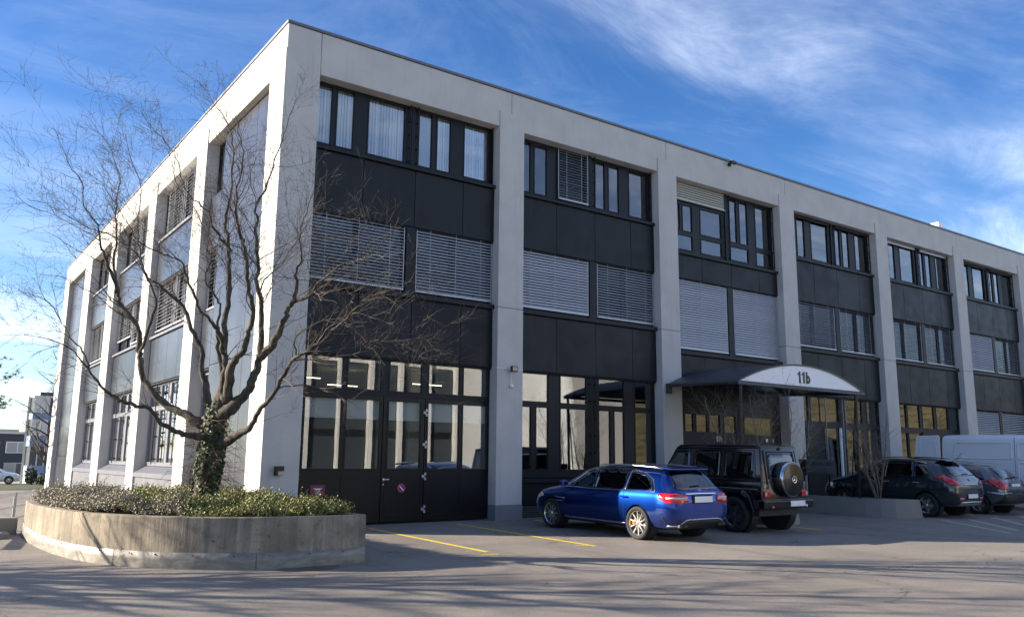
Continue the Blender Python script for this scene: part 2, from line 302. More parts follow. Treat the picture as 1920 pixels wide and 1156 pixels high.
# ------------------------------------------------------------------ mesh tools
class MB:
    def __init__(s): s.v = []; s.f = []
    def poly(s, pts):
        n = len(s.v); s.v += [tuple(p) for p in pts]; s.f.append(tuple(range(n, n+len(pts)))); return s
    def box(s, x0, x1, y0, y1, z0, z1):
        if x0 > x1: x0, x1 = x1, x0
        if y0 > y1: y0, y1 = y1, y0
        if z0 > z1: z0, z1 = z1, z0
        n = len(s.v)
        s.v += [(x0,y0,z0),(x1,y0,z0),(x1,y1,z0),(x0,y1,z0),(x0,y0,z1),(x1,y0,z1),(x1,y1,z1),(x0,y1,z1)]
        s.f += [(n,n+3,n+2,n+1),(n+4,n+5,n+6,n+7),(n,n+1,n+5,n+4),(n+1,n+2,n+6,n+5),(n+2,n+3,n+7,n+6),(n+3,n,n+4,n+7)]; return s
    def prism(s, pts, vec):
        n = len(s.v); k = len(pts); vec = Vector(vec)
        s.v += [tuple(p) for p in pts] + [tuple(Vector(p)+vec) for p in pts]
        s.f.append(tuple(range(n+k-1, n-1, -1))); s.f.append(tuple(range(n+k, n+2*k)))
        for i in range(k):
            j = (i+1) % k; s.f.append((n+i, n+j, n+k+j, n+k+i))
        return s
    def tube(s, pts, rad, n=6, cap=True, squash=1.0):
        pts = [Vector(p) for p in pts]; base = len(s.v)
        if isinstance(rad, (int, float)): rad = [rad]*len(pts)
        prev = None
        for i, p in enumerate(pts):
            a = pts[max(0, i-1)]; b = pts[min(len(pts)-1, i+1)]; t = (b-a)
            t = t.normalized() if t.length > 1e-9 else Vector((0, 0, 1))
            if prev is None:
                u = t.orthogonal().normalized()
            else:
                u = prev - t*prev.dot(t); u = u.normalized() if u.length > 1e-6 else t.orthogonal().normalized()
            prev = u; w = t.cross(u)
            for k in range(n):
                an = 2*math.pi*k/n; s.v.append(tuple(p + (u*math.cos(an) + w*math.sin(an)*squash)*rad[i]))
        for i in range(len(pts)-1):
            for k in range(n):
                j = (k+1) % n; s.f.append((base+i*n+k, base+i*n+j, base+(i+1)*n+j, base+(i+1)*n+k))
        if cap and n > 2:
            s.f.append(tuple(base+k for k in range(n-1, -1, -1))); e = base+(len(pts)-1)*n; s.f.append(tuple(e+k for k in range(n)))
        return s
    def lathe(s, prof, axis='x', n=24, c=(0, 0, 0)):
        # prof: (along, radius) closed or open
        base = len(s.v); c = Vector(c)
        for a, r in prof:
            for k in range(n):
                t = 2*math.pi*k/n; p = (a, r*math.cos(t), r*math.sin(t)) if axis == 'x' else ((r*math.cos(t), a, r*math.sin(t)) if axis == 'y' else (r*math.cos(t), r*math.sin(t), a))
                s.v.append(tuple(Vector(p)+c))
        for i in range(len(prof)-1):
            for k in range(n):
                j = (k+1) % n; s.f.append((base+i*n+k, base+i*n+j, base+(i+1)*n+j, base+(i+1)*n+k))
        return s
    def mesh(s, name, mat=None, smooth=False):
        me = bpy.data.meshes.new(name); me.from_pydata(s.v, [], s.f); me.validate(verbose=False)
        bm = bmesh.new(); bm.from_mesh(me); bmesh.ops.recalc_face_normals(bm, faces=bm.faces); bm.to_mesh(me); bm.free()
        if mat: me.materials.append(mat)
        if smooth: me.polygons.foreach_set('use_smooth', [True]*len(me.polygons))
        return me
def link(name, me, parent=None, loc=None, kind=None):
    o = bpy.data.objects.new(name, me); COL.objects.link(o)
    if parent: o.parent = parent
    if loc is not None: o.location = loc
    if kind: o['kind'] = kind
    return o
def build(mb, name, mat, parent=None, smooth=False, kind=None, bevel=0.0, loc=None, seg=1, angle=None):
    me = mb.mesh(name, mat, smooth)
    o = link(name, me, parent, loc, kind)
    if bevel > 0:
        bv = o.modifiers.new('bevel', 'BEVEL'); bv.width = bevel; bv.segments = seg; bv.limit_method = 'ANGLE'; bv.angle_limit = R(40)
    return o
def smooth_by_angle(o, deg=35):
    me = o.data; bm = bmesh.new(); bm.from_mesh(me)
    for e in bm.edges:
        if len(e.link_faces) == 2: e.smooth = e.calc_face_angle(0) < R(deg)
    for f in bm.faces: f.smooth = True
    bm.to_mesh(me); bm.free()
def thing(name, label, cat, loc=(0, 0, 0), rz=0.0, group=None):
    o = bpy.data.objects.new(name, None); COL.objects.link(o); o.location = loc; o.rotation_euler = (0, 0, rz); o.empty_display_size = 0.3
    o['label'] = label; o['category'] = cat
    if group: o['group'] = group
    return o
def tag(o, label, cat, group=None):
    o['label'] = label; o['category'] = cat
    if group: o['group'] = group
    return o
def bake(o):
    """apply modifiers into a plain mesh"""
    bpy.context.view_layer.update(); dg = bpy.context.evaluated_depsgraph_get()
    me = bpy.data.meshes.new_from_object(o.evaluated_get(dg)); o.modifiers.clear(); o.data = me; return o
def glyph(parent, ch, x, h, depth, mat, sw=0.17, yy=0.0, zz=0.0):
    """one upright sans-serif character standing in the xz plane, h high, x = its left edge"""
    p = MB(); w = h*sw
    if ch == '1':
        p.prism([(x+h*.20, yy, zz), (x+h*.20+w, yy, zz), (x+h*.20+w, yy, zz+h), (x+h*.20+w*.2, yy, zz+h), (x+h*.15, yy, zz+h*.86), (x+h*.02, yy, zz+h*.80), (x+h*.02, yy, zz+h*.68), (x+h*.20, yy, zz+h*.71)], (0, depth, 0)); nm = 'digit'
    else:
        cx_, cz_ = x+h*.30, zz+h*.355; ro, ri = h*.275, h*.275-w*.95; n = 28; k = len(p.v)
        for i in range(n):
            a = 2*math.pi*i/n
            for r, kz in ((ro, 1.28), (ri, 1.28*1.08)):
                for dy in (0, depth): p.v.append((cx_+r*math.cos(a), yy+dy, cz_+r*kz*math.sin(a)))
        for i in range(n):
            a = k+4*i; b = k+4*((i+1) % n)
            p.f += [(a, b, b+2, a+2), (a+1, a+3, b+3, b+1), (a, a+1, b+1, b), (a+2, b+2, b+3, a+3)]
        p.box(x+h*.02, x+h*.02+w, yy-0.001, yy+depth, zz, zz+h); nm = 'letter'
    return build(p, nm, mat, parent)
def text_mesh(txt, size, depth, mat, bold=0.0, sx=1.0):
    cu = bpy.data.curves.new('lettering', 'FONT'); cu.body = txt; cu.size = size; cu.extrude = depth; cu.offset = bold
    cu.space_character = 1.18; cu.align_x = 'CENTER'; cu.align_y = 'CENTER'
    o = bpy.data.objects.new('lettering', cu); COL.objects.link(o); bpy.context.view_layer.update()
    me = bpy.data.meshes.new_from_object(o.evaluated_get(bpy.context.evaluated_depsgraph_get()))
    bpy.data.objects.remove(o); me.materials.clear(); me.materials.append(mat)
    for v in me.vertices: v.co.x *= sx
    return me

# ------------------------------------------------------------------ ground
def sstep(a, b, x):
    t = max(0.0, min(1.0, (x-a)/(b-a))); return t*t*(3-2*t)
def gz(x, y):
    yy = max(-40, min(3, y)); xx = max(-40, min(60, x))
    z = 0.008*(xx-5.83) + 0.018*yy
    if x < 6:
        d = sstep(3.2, 8.5, y)*(1-sstep(0.2, 3, x) if y < 34 else 1)
        z = z*(1-d) + d*(-0.50 - 0.40*sstep(9, 55, y))
    far = sstep(60, 200, math.hypot(x, y)); z = z*(1-far) + (-0.9)*far
    return z
def axis_pts(lo, hi, fine0, fine1, step, coarse):
    a = []; x = fine0
    while x <= fine1+1e-6: a.append(x); x += step
    x = fine1; d = step
    while x < hi: d *= coarse; x += d; a.append(min(x, hi))
    x = fine0; d = step
    while x > lo: d *= coarse; x -= d; a.insert(0, max(x, lo))
    return a
gx = axis_pts(-2500, 2500, -30, 40, 1.0, 1.35); gy = axis_pts(-2500, 2500, -30, 36, 1.0, 1.35)
mb = MB(); nx = len(gx)
for y in gy:
    for x in gx: mb.v.append((x, y, gz(x, y)))
for j in range(len(gy)-1):
    for i in range(nx-1): mb.f.append((j*nx+i, j*nx+i+1, (j+1)*nx+i+1, (j+1)*nx+i))
build(mb, 'ground', M['asphalt'], smooth=True, kind='structure')
def ground_strip(name, pts, mat, w=0.1, lift=0.004, kind='structure'):
    """a strip of paint following the ground"""
    mb = MB(); pts = [Vector((*p, 0)) for p in pts]; L = []
    for a, b in zip(pts[:-1], pts[1:]):
        n = max(1, int((b-a).length/0.5))
        for i in range(n): L.append(a.lerp(b, i/n))
    L.append(pts[-1])
    for i, p in enumerate(L):
        t = (L[min(i+1, len(L)-1)]-L[max(i-1, 0)]).normalized(); s = Vector((-t.y, t.x, 0))*w/2
        for q in (p-s, p+s): mb.v.append((q.x, q.y, gz(q.x, q.y)+lift))
    for i in range(len(L)-1): mb.f.append((2*i, 2*i+2, 2*i+3, 2*i+1))
    return build(mb, name, mat, kind=kind)
for a, b in [((2.37, -0.35), (2.36, -5.08)), ((4.65, -0.40), (4.64, -5.36)), ((6.95, -0.4), (6.93, -5.45)), ((11.51, -4.4), (11.45, -5.57))]:
    ground_strip('yellow_parking_line', [a, b], M['yellow'], 0.095)
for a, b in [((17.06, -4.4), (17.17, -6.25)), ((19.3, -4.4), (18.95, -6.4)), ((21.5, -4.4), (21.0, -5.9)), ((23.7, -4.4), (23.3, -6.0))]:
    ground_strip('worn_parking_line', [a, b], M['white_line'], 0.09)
for a, b in [((4.3, -5.15), (4.6, -5.2)), ((2.05, -5.35), (2.35, -5.45)), ((6.55, -5.35), (6.9, -5.4)), ((9.3, -5.45), (9.6, -5.5))]:
    ground_strip('faded_paint_mark', [a, b], M['yellow'], 0.05)
for a, b in [((17.0, -5.50), (14.9, -8.2)), ((17.9, -5.8), (15.8, -7.95)), ((19.4, -5.7), (17.5, -7.37)), ((20.6, -5.9), (19.0, -7.2))]:  # pale strips painted in for light thrown down by vehicle windows
    ground_strip('painted_light_streak', [a, b], M['light_streak'], 0.17)
# drainage wet patch at the planter foot
mb = MB(); pp = []
for k in range(26):
    t = 2*math.pi*k/26; r = 1+0.22*noise.noise(Vector((math.cos(t)*1.7, math.sin(t)*1.7, 3)))
    pp.append((-1.05+0.50*r*math.cos(t), -5.36+0.24*r*math.sin(t)))
mb.poly([(x, y, gz(x, y)+0.004) for x, y in pp])
M['wet'] = simple('damp_asphalt', (0.085, 0.072, 0.05), 0.40, var=0.3, vscale=6)
build(mb, 'damp_patch', M['wet'], kind='structure')

# ------------------------------------------------------------------ office building
B = thing('office_building', 'three storey white concrete office building with dark anthracite panels and window bands', 'building')
def sbox(mb, side, s0, s1, d0, d1, z0, z1):
    return mb.box(s0, s1, d0, d1, z0, z1) if side == 'F' else mb.box(d0, d1, s0, s1, z0, z1)
def spt(side, s, d, z): return (s, d, z) if side == 'F' else (d, s, z)
def frame_mb(side, s0, s1, z0, z1, d0, d1, holes, lip=0.012, lipw=0.035):
    """a slab with real openings: front faces, reveals and a raised sash border round each hole"""
    mb = MB(); S = sorted({s0, s1, *[h[0] for h in holes], *[h[1] for h in holes]}); Z = sorted({z0, z1, *[h[2] for h in holes], *[h[3] for h in holes]})
    def inh(s, z): return any(h[0] < s < h[1] and h[2] < z < h[3] for h in holes)
    for i in range(len(S)-1):
        j = 0
        while j < len(Z)-1:
            if inh((S[i]+S[i+1])/2, (Z[j]+Z[j+1])/2): j += 1; continue
            k = j
            while k+1 < len(Z)-1 and not inh((S[i]+S[i+1])/2, (Z[k+1]+Z[k+2])/2): k += 1
            a, b, c, e = S[i], S[i+1], Z[j], Z[k+1]
            mb.poly([spt(side, a, d0, c), spt(side, b, d0, c), spt(side, b, d0, e), spt(side, a, d0, e)]); j = k+1
    for a, b, c, e in holes + [(s0, s1, z0, z1)]:
        for p, q in (((a, c), (b, c)), ((b, c), (b, e)), ((b, e), (a, e)), ((a, e), (a, c))):
            mb.poly([spt(side, p[0], d0, p[1]), spt(side, q[0], d0, q[1]), spt(side, q[0], d1, q[1]), spt(side, p[0], d1, p[1])])
    for a, b, c, e in holes:
        w = lipw
        for r in ((a-w, b+w, c-w, c-0.001), (a-w, b+w, e+0.001, e+w), (a-w, a-0.001, c, e), (b+0.001, b+w, c, e)):
            sbox(mb, side, r[0], r[1], d0-lip, d0+0.004, r[2], r[3])
    return mb
def plain_mesh(mb, name, mat):
    me = bpy.data.meshes.new(name); me.from_pydata(mb.v, [], mb.f); me.materials.append(mat)
    bm = bmesh.new(); bm.from_mesh(me); bmesh.ops.remove_doubles(bm, verts=bm.verts, dist=1e-5); bmesh.ops.recalc_face_normals(bm, faces=bm.faces); bm.to_mesh(me); bm.free(); return me
def window(side, s0, s1, z0, z1, holes, blinds=(), mat=None, gl='glass', d0=0.33, d1=0.40, name='window', parent=B, handles=True):
    w = link(name, plain_mesh(frame_mb(side, s0, s1, z0, z1, d0, d1, holes), name, mat or M['frame' if side == 'F' else 'frame_side']), parent)
    for i, h in enumerate(holes):
        p = MB(); sbox(p, side, h[0]-0.004, h[1]+0.004, d0+0.028, d0+0.036, h[2]-0.004, h[3]+0.004); build(p, 'pane', M[gl], w)
        if i in blinds:
            q = MB(); s = h[0]+0.01; k = 0
            while s < h[1]+0.02:
                a = R(random.uniform(18, 50)); ww = 0.089
                q.poly([spt(side, s, d1+0.05, h[2]-0.02), spt(side, s+ww*math.cos(a), d1+0.05+ww*math.sin(a), h[2]-0.02), spt(side, s+ww*math.cos(a), d1+0.05+ww*math.sin(a), h[3]+0.03), spt(side, s, d1+0.05, h[3]+0.03)])
                s += 0.078; k += 1
            link('fabric_blind', plain_mesh(q, 'fabric_blind', M['vblind']), w, kind='stuff')
    return w
def venetian(side, s0, s1, z0, z1, tilt=48, mat='slat', d=0.265, guide=True):
    pitch = 0.078 if side == 'F' else 0.115; tilt = tilt if side == 'F' else tilt*0.72
    """outside venetian blind: bottom rail and cords, slats hung one under the other"""
    b = MB(); sbox(b, side, s0+0.01, s1-0.01, d-0.035, d+0.035, z0, z0+0.035)
    nc = 2 if s1-s0 < 1.6 else 3
    for k in range(nc):
        s = s0+(s1-s0)*(k+0.5)/nc; sbox(b, side, s-0.0035, s+0.0035, d-0.043, d-0.040, z0+0.03, z1)
    if guide:
        for s in (s0+0.004, s1-0.012): sbox(b, side, s-0.006, s+0.008, d-0.01, d+0.012, z0, z1)
    r = build(b, 'venetian_blind', M[mat if mat != 'slat_cream' else 'slat_cream'], B)
    q = MB(); z = z0+0.075; a = R(tilt); w = 0.042 if side == 'F' else 0.055
    while z < z1-0.02:
        t = a+R(random.uniform(-2.5, 2.5)); dz = w*math.sin(t); dd = w*math.cos(t)
        A = [(-dd, -dz), (0, 0.006), (dd, dz)]
        for (u0, v0), (u1, v1) in zip(A[:-1], A[1:]):
            q.poly([spt(side, s0+0.02, d+u0, z+v0), spt(side, s1-0.02, d+u0, z+v0), spt(side, s1-0.02, d+u1, z+v1), spt(side, s0+0.02, d+u1, z+v1)])
        z += pitch
    link('slats', plain_mesh(q, 'slats', M[mat]), r, kind='stuff'); return r
def panels(side, s0, s1, z0, z1, joints, mat, d0=0.20, th=0.03, gap=0.007):
    e = [s0]+list(joints)+[s1]
    for a, b in zip(e[:-1], e[1:]):
        p = MB(); sbox(p, side, a+gap, b-gap, d0, d0+th, z0+gap, z1-gap); o = build(p, 'cladding_panel', M[mat], B, bevel=0.003)
    p = MB(); sbox(p, side, s0, s1, d0+th+0.012, 0.42, z0-0.04, z1+0.04); build(p, 'panel_backing', M['dark'], B)
def ledge(side, s0, s1, z0, z1, mat, d0=0.10):
    p = MB()
    P = [(d0, z0-0.03), (d0, z1-0.035), (0.34, z1), (0.34, z0)]
    q = [spt(side, s0, d, z) for d, z in P]; vec = (s1-s0, 0, 0) if side == 'F' else (0, s1-s0, 0)
    p.prism(q, vec); build(p, 'window_ledge', M[mat], B, bevel=0.004)

PB = [('F', 0.817+6*k, 0.817+6*k+5.179) for k in range(8)]
LB = [('L', 0.983, 6.10), ('L', 7.15, 12.10), ('L', 13.20, 18.35), ('L', 19.75, 24.35), ('L', 26.05, 30.95)]
XE = 48.817; YE = 32.44
# pillars: lower and upper concrete piece with a joint at 5.42, dark plinth
def pillar(side, s0, s1, lo):
    for z0, z1, w in ((lo+0.34, 5.415, 0.0), (5.425, 10.85, 0.006)):
        p = MB(); sbox(p, side, s0+w*0.5, s1-w*0.5, -0.035, 0.42, z0, z1); build(p, 'pillar', M['facade'], B, bevel=0.012, seg=2)
    p = MB(); sbox(p, side, s0-0.012, s1+0.012, -0.05, 0.43, lo-0.4, lo+0.338); build(p, 'plinth', M['facade_base'] if side == 'F' else M['facade'], B, bevel=0.008)
    p = MB(); sbox(p, side, s0+0.01, s1-0.01, -0.02, 0.40, 5.41, 5.43); build(p, 'joint', M['dark'], B)
for k in range(1, 9):
    s1 = 0.817+6*k; pillar('F', s1-0.821, s1, gz(s1, 0)+0.02)
for (s0, s1) in ((6.10, 7.15), (12.10, 13.20), (18.35, 19.75), (24.35, 26.05), (30.95, YE)):
    pillar('L', s0, s1, gz(0, s0)-0.1)
for z0, z1 in ((0.34, 5.415), (5.425, 10.85)):
    p = MB(); p.box(-0.035, 0.817, -0.035, 0.983, z0, z1); build(p, 'corner_pillar', M['facade'], B, bevel=0.012, seg=2)
p = MB(); p.box(-0.045, 0.829, -0.045, 0.995, -0.4, 0.338); build(p, 'plinth', M['facade'], B, bevel=0.008)
p = MB(); p.box(-0.02, 0.80, -0.02, 0.96, 5.41, 5.43); build(p, 'joint', M['dark'], B)
# roof beams, one piece per bay, 10 mm joints over the pillars
edges = [0.83]+[0.817+6*k-0.41 for k in range(1, 9)]
for a, b in zip(edges[:-1], edges[1:]):
    p = MB(); p.box(a+0.006, b-0.006, 0.0, 0.42, 10.414, 11.47); build(p, 'roof_beam', M['facade'], B, bevel=0.01)
ye = [0.0, 6.62, 12.65, 19.05, 25.2, YE]
for a, b in zip(ye[:-1], ye[1:]):
    p = MB(); p.box(0.0, 0.42 if a > 0 else 0.42, (a+0.006) if a > 0 else 0.4265, b-0.006, 10.414, 11.47); build(p, 'roof_beam', M['facade'], B, bevel=0.01)
p = MB(); p.box(0, 0.823, 0.0, 0.42, 10.853, 11.47); build(p, 'roof_beam', M['facade'], B, bevel=0.01)
p = MB(); p.box(0.03, XE, 0.05, YE-0.02, 11.0, 11.44); build(p, 'roof_slab', M['dark'], B)
for bx in ((-0.03, XE, -0.035, 0.45), (-0.03, 0.45, 0.4505, YE+0.02)):
    p = MB(); p.box(*bx, 11.472, 11.545); build(p, 'roof_coping', M['coping'], B, bevel=0.006)
p = MB(); p.box(0.3, XE, YE-0.3, YE, -1.3, 11.4); p.box(XE-0.3, XE, 0.5, YE-0.31, -0.5, 11.4); build(p, 'rear_wall', M['facade'], B)
# floor slabs, ceilings, back partitions
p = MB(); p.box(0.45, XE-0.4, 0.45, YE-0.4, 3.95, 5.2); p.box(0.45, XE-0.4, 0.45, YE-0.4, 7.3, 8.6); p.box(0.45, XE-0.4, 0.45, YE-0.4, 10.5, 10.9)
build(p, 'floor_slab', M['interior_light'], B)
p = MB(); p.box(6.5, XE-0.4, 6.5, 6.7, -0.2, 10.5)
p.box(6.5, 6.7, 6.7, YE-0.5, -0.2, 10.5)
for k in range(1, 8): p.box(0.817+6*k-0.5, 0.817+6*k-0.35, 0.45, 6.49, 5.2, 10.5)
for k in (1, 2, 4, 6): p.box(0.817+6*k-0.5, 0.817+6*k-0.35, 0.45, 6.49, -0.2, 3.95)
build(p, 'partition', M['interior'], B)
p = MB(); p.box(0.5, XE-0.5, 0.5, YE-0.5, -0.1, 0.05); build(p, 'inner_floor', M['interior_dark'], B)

# ---- bay recipes, s relative to the left edge of the opening
UP = [(0.09, 0.48), (0.63, 1.06), (1.47, 2.47), (2.90, 3.27), (3.44, 3.84), (4.28, 5.05)]
def up_window(s, zlo, zhi, sides=(0, 1), blinds=None, low=None, raised=()):
    for h in (0, 1):
        cols = UP[:3] if h == 0 else UP[3:]
        a, b = (s+0.0, s+2.70) if h == 0 else (s+2.72, s+5.179)
        top = raised[h] if h < len(raised) and raised[h] else zhi
        if low: holes = [(s+c[0], s+c[1], low+0.17, top-0.10) for c in cols] + ([(s+0.09, s+1.06, zlo+0.10, low), (s+1.47, s+2.47, zlo+0.10, low)] if h == 0 else [(s+2.9, s+3.84, zlo+0.10, low), (s+4.28, s+5.05, zlo+0.10, low)])
        else: holes = [(s+c[0], s+c[1], zlo+0.09, top-0.10) for c in cols]
        bl = [i for i in range(3) if blinds is None or (h*3+i) in blinds]
        window('F', a, b, zlo, top, holes, blinds=bl)
    p = MB(); p.box(s+2.66, s+2.76, 0.29, 0.328, zlo, zhi); build(p, 'window_post', M['frame'], B)
    for q in (s+0.02, s+2.60, s+2.82, s+5.13):                    # blind guide rails standing off the frame
        p = MB(); p.box(q-0.014, q+0.014, 0.235, 0.262, zlo+0.02, zhi)
        for t in range(5): p.box(q-0.01, q+0.01, 0.262, 0.33, zlo+0.1+t*(zhi-zlo-0.2)/4, zlo+0.13+t*(zhi-zlo-0.2)/4)
        build(p, 'guide_rail', M['frame'], B)
for k, (_, s0, s1) in enumerate(PB):
    low_tr = (k == 2)
    zu = 8.20 if low_tr else 8.80
    if k == 2: up_window(s0, 8.10, 10.44, blinds={0, 1, 2, 3, 4}, low=8.66, raised=(9.78,))
    elif k == 0: up_window(s0, 8.80, 10.44, blinds={0, 1, 2, 4, 5})
    elif k == 1: up_window(s0, 8.80, 10.44, blinds={0, 1, 3, 4, 5})
    else: up_window(s0, 8.80, 10.44, blinds=random.sample(range(6), 5))
    if k == 1: venetian('F', s0+1.44, s0+2.56, 8.86, 10.42, 30)
    if k == 2:
        venetian('F', s0+0.03, s0+2.62, 9.80, 10.42, 62, 'slat_cream')
    if k in (3, 4, 5, 6):
        for a, b in ((0.1, 2.5), (2.9, 5.05)):
            p = MB(); p.box(s0+a, s0+b, 0.23, 0.30, 10.30, 10.41); build(p, 'blind_pack', M['frame'] if (k+int(a)) % 2 else M['satin'], B)
    zl = 8.10 if low_tr else 8.80
    ledge('F', s0-0.01, s1+0.0, zl-0.10, zl-0.005, 'frame', 0.13)
    J = [s0+1.33, s0+2.76, s0+4.19]
    panels('F', s0, s1, 7.20, zl-0.14, J, 'panel')
    # middle storey
    zb = 4.95 if low_tr else 5.56
    window('F', s0, s1, zb-0.12, 7.20, [(s0+0.1, s0+1.2, zb, 7.08), (s0+1.35, s0+2.5, zb, 7.08), (s0+2.92, s0+3.9, zb, 7.08), (s0+4.05, s0+5.08, zb, 7.08)], blinds=(0, 1, 2) if k > 2 else ())
    tl = [(34, 42), (56, 36), (60, 60), (34, 20), (18, 20), (54, 20), (50, 20), (45, 45)][k]
    venetian('F', s0+0.02, s0+2.54, zb+0.01, 7.19, tl[0]); venetian('F', s0+2.88, s1-0.02, zb+0.01, 7.19, tl[1])
    p = MB(); p.box(s0+2.58, s0+2.84, 0.24, 0.328, zb-0.1, 7.19); build(p, 'window_post', M['frame'], B)
    ledge('F', s0-0.01, s1, zb-0.15, zb-0.03, 'frame', 0.13)
    panels('F', s0, s1, 3.84, zb-0.20, J, 'panel')
# ---- ground floor, bay 1: black folding gate with glazed upper half
s0, s1 = PB[0][1:]
X1 = [(0.19, 1.07), (1.20, 2.06), (2.29, 3.16), (3.37, 4.26), (4.38, 5.10)]
tw = window('F', s0, s1, 2.95, 3.84, [(s0+a, s0+b, 3.09, 3.79) for a, b in X1], mat=M['frame'], d0=0.30, d1=0.37, name='transom_window')
gate_leaves = []
for a, b, cols, lo in ((0.01, 2.13, X1[:2], 0.0), (2.15, 3.27, X1[2:3], 0.03), (3.29, 5.17, X1[3:], 0.0)):
    g = link('gate_leaf', plain_mesh(frame_mb('F', s0+a, s0+b, 0.04, 2.945, 0.30, 0.36, [(s0+c, s0+e, 1.26, 2.84) for c, e in cols]), 'gate_leaf', M['gate']), B)
    gate_leaves.append(g)
    for c, e in cols:
        p = MB(); p.box(s0+c-0.004, s0+e+0.004, 0.325, 0.333, 1.256, 2.844); build(p, 'pane', M['glass'], g)
        p = MB(); p.box(s0+c-0.03, s0+e+0.03, 0.43, 0.45, 2.40, 2.86); build(p, 'roller_blind', M['white'], g)
        p = MB()
        for r in ((s0+c-0.06, s0+e+0.06, 1.10, 1.12), (s0+c-0.06, s0+e+0.06, 0.16, 0.18), (s0+c-0.06, s0+c-0.045, 0.18, 1.10), (s0+e+0.045, s0+e+0.06, 0.18, 1.10)): p.box(r[0], r[1], 0.292, 0.302, r[2], r[3])
        build(p, 'gate_panel', M['gate'], g)
    if a > 3:
        gl = g
for i, z in enumerate((2.61, 1.84, 1.08, 0.31)):
    p = MB()
    for dx, dz in ((0.03, 0.055), (0.03, -0.055), (-0.03, 0.0)): p.box(s0+3.28+dx-0.026, s0+3.28+dx+0.026, 0.262, 0.292, z+dz-0.032, z+dz+0.032)
    p.box(s0+3.27, s0+3.29, 0.268, 0.286, z-0.03, z+0.03); build(p, 'hinge', M['steel_grey'], gl)
for z in (2.61, 1.84, 1.08):
    p = MB()
    for dx, dz in ((0.035, 0.055), (0.035, -0.055), (-0.005, 0.0)): p.box(s0+0.06+dx-0.024, s0+0.06+dx+0.024, 0.262, 0.292, z+dz-0.03, z+dz+0.03)
    build(p, 'hinge', M['steel_grey'], gate_leaves[0])
p = MB(); hx = s0+2.19
p.lathe([(0.255, 0.0), (0.255, 0.03), (0.29, 0.03)], 'y', 12, (hx, 0, 1.01)); p.tube([(hx, 0.265, 1.01), (hx, 0.235, 1.01), (hx+0.13, 0.235, 1.01)], 0.011, 6); p.lathe([(0.27, 0.0), (0.27, 0.018), (0.29, 0.018)], 'y', 10, (hx, 0, 0.90))
build(p, 'door_handle', M['metal'], gate_leaves[1])
# garage interior: pale columns, ceiling tubes, shelf
p = MB()
for x in (1.5, 3.9): p.box(x, x+0.35, 2.6, 2.95, 0.05, 3.95)
p.box(5.1, 5.6, 2.9, 3.2, 0.05, 3.95); build(p, 'inner_column', M['interior_light'], B)
for (x, y) in ((1.4, 2.6), (3.2, 4.2), (4.9, 2.4), (7.8, 3.6)):
    p = MB(); p.box(x, x+0.9, y, y+0.04, 3.50, 3.515); build(p, 'ceiling_tube', M['tube'], B)
# ---- bay 2 window wall
s0, s1 = PB[1][1:]
lo2 = [(0.06, 0.53), (0.71, 1.12), (1.55, 2.48), (2.95, 3.37), (3.54, 3.91), (4.36, 5.07)]
def ground_window(s0, s1, lo, cols=lo2, up=((0.06, 1.12), (1.55, 2.48), (2.95, 3.91), (4.36, 5.07)), zb=1.25, skip=(), gl='glass', bl=()):
    H = [(s0+a, s0+b, zb, 2.89) for i, (a, b) in enumerate(cols) if i not in skip] + [(s0+a, s0+b, 3.05, 3.79) for a, b in up]
    return window('F', s0, s1, lo, 3.84, H, gl=gl, blinds=bl, d0=0.31, d1=0.38)
ground_window(s0, s1, 1.04, bl=(5, 9))
ledge('F', s0, s1, 0.93, 1.03, 'frame', 0.17)
p = MB(); p.box(s0, s1, 0.26, 0.40, 0.33, 0.90); build(p, 'spandrel_wall', M['panel'], B)
p = MB()
for i in range(5): p.box(s0+0.02, s1-0.02, 0.27+0.01*(i % 2), 0.30, 0.04+i*0.056, 0.075+i*0.056)
build(p, 'ventilation_grille', M['coping'], B); p = MB(); p.box(s0, s1, 0.32, 0.40, 0.0, 0.325); build(p, 'grille_backing', M['dark'], B)
for q in (s0+2.62, s0+2.80):
    p = MB(); p.box(q-0.014, q+0.014, 0.235, 0.262, 1.06, 3.83)
    for t in range(6): p.box(q-0.03, q+0.03, 0.262, 0.31, 1.2+t*0.48, 1.24+t*0.48)
    build(p, 'guide_rail', M['frame'], B)
# ---- bay 3 entrance
s0, s1 = PB[2][1:]
ew = window('F', s0, s1, 0.10, 3.84, [(s0+0.12, s0+1.32, 0.2, 2.02), (s0+1.45, s0+2.75, 0.2, 2.02), (s0+2.9, s0+3.95, 0.16, 2.02), (s0+4.1, s0+5.06, 0.16, 2.02),
     (s0+0.12, s0+0.36, 2.42, 2.95), (s0+0.50, s0+0.86, 2.42, 2.95), (s0+1.0, s0+1.50, 2.42, 2.95), (s0+1.6, s0+2.1, 2.42, 2.95), (s0+2.3, s0+2.85, 2.42, 2.95), (s0+3.30, s0+4.80, 2.38, 2.95)], d0=0.34, d1=0.41, name='entrance_glazing')
for i, ch_ in enumerate('11b'): glyph(ew, ch_, s0+1.88+i*0.085, 0.17, 0.004, M['white'], 0.16, 0.324, 2.13)
for x, w in ((s0+4.35, 0.10), (s0+4.7, 0.05)):
    p = MB(); p.box(x, x+w, 0.328, 0.332, 2.16, 2.27); build(p, 'door_sticker', M['white'], ew)
p = MB(); p.box(s0+3.25, s0+4.85, 0.43, 0.45, 2.36, 3.0); build(p, 'pale_transom_backing', M['vblind'], ew)  # pale sheet just behind the wide transom pane
p = MB(); p.tube([(s0+3.86, 0.27, 0.9), (s0+3.86, 0.27, 1.7)], 0.016, 8)
for z in (0.95, 1.65): p.tube([(s0+3.86, 0.27, z), (s0+3.86, 0.34, z)], 0.01, 6)
build(p, 'door_handle', M['metal'], ew)
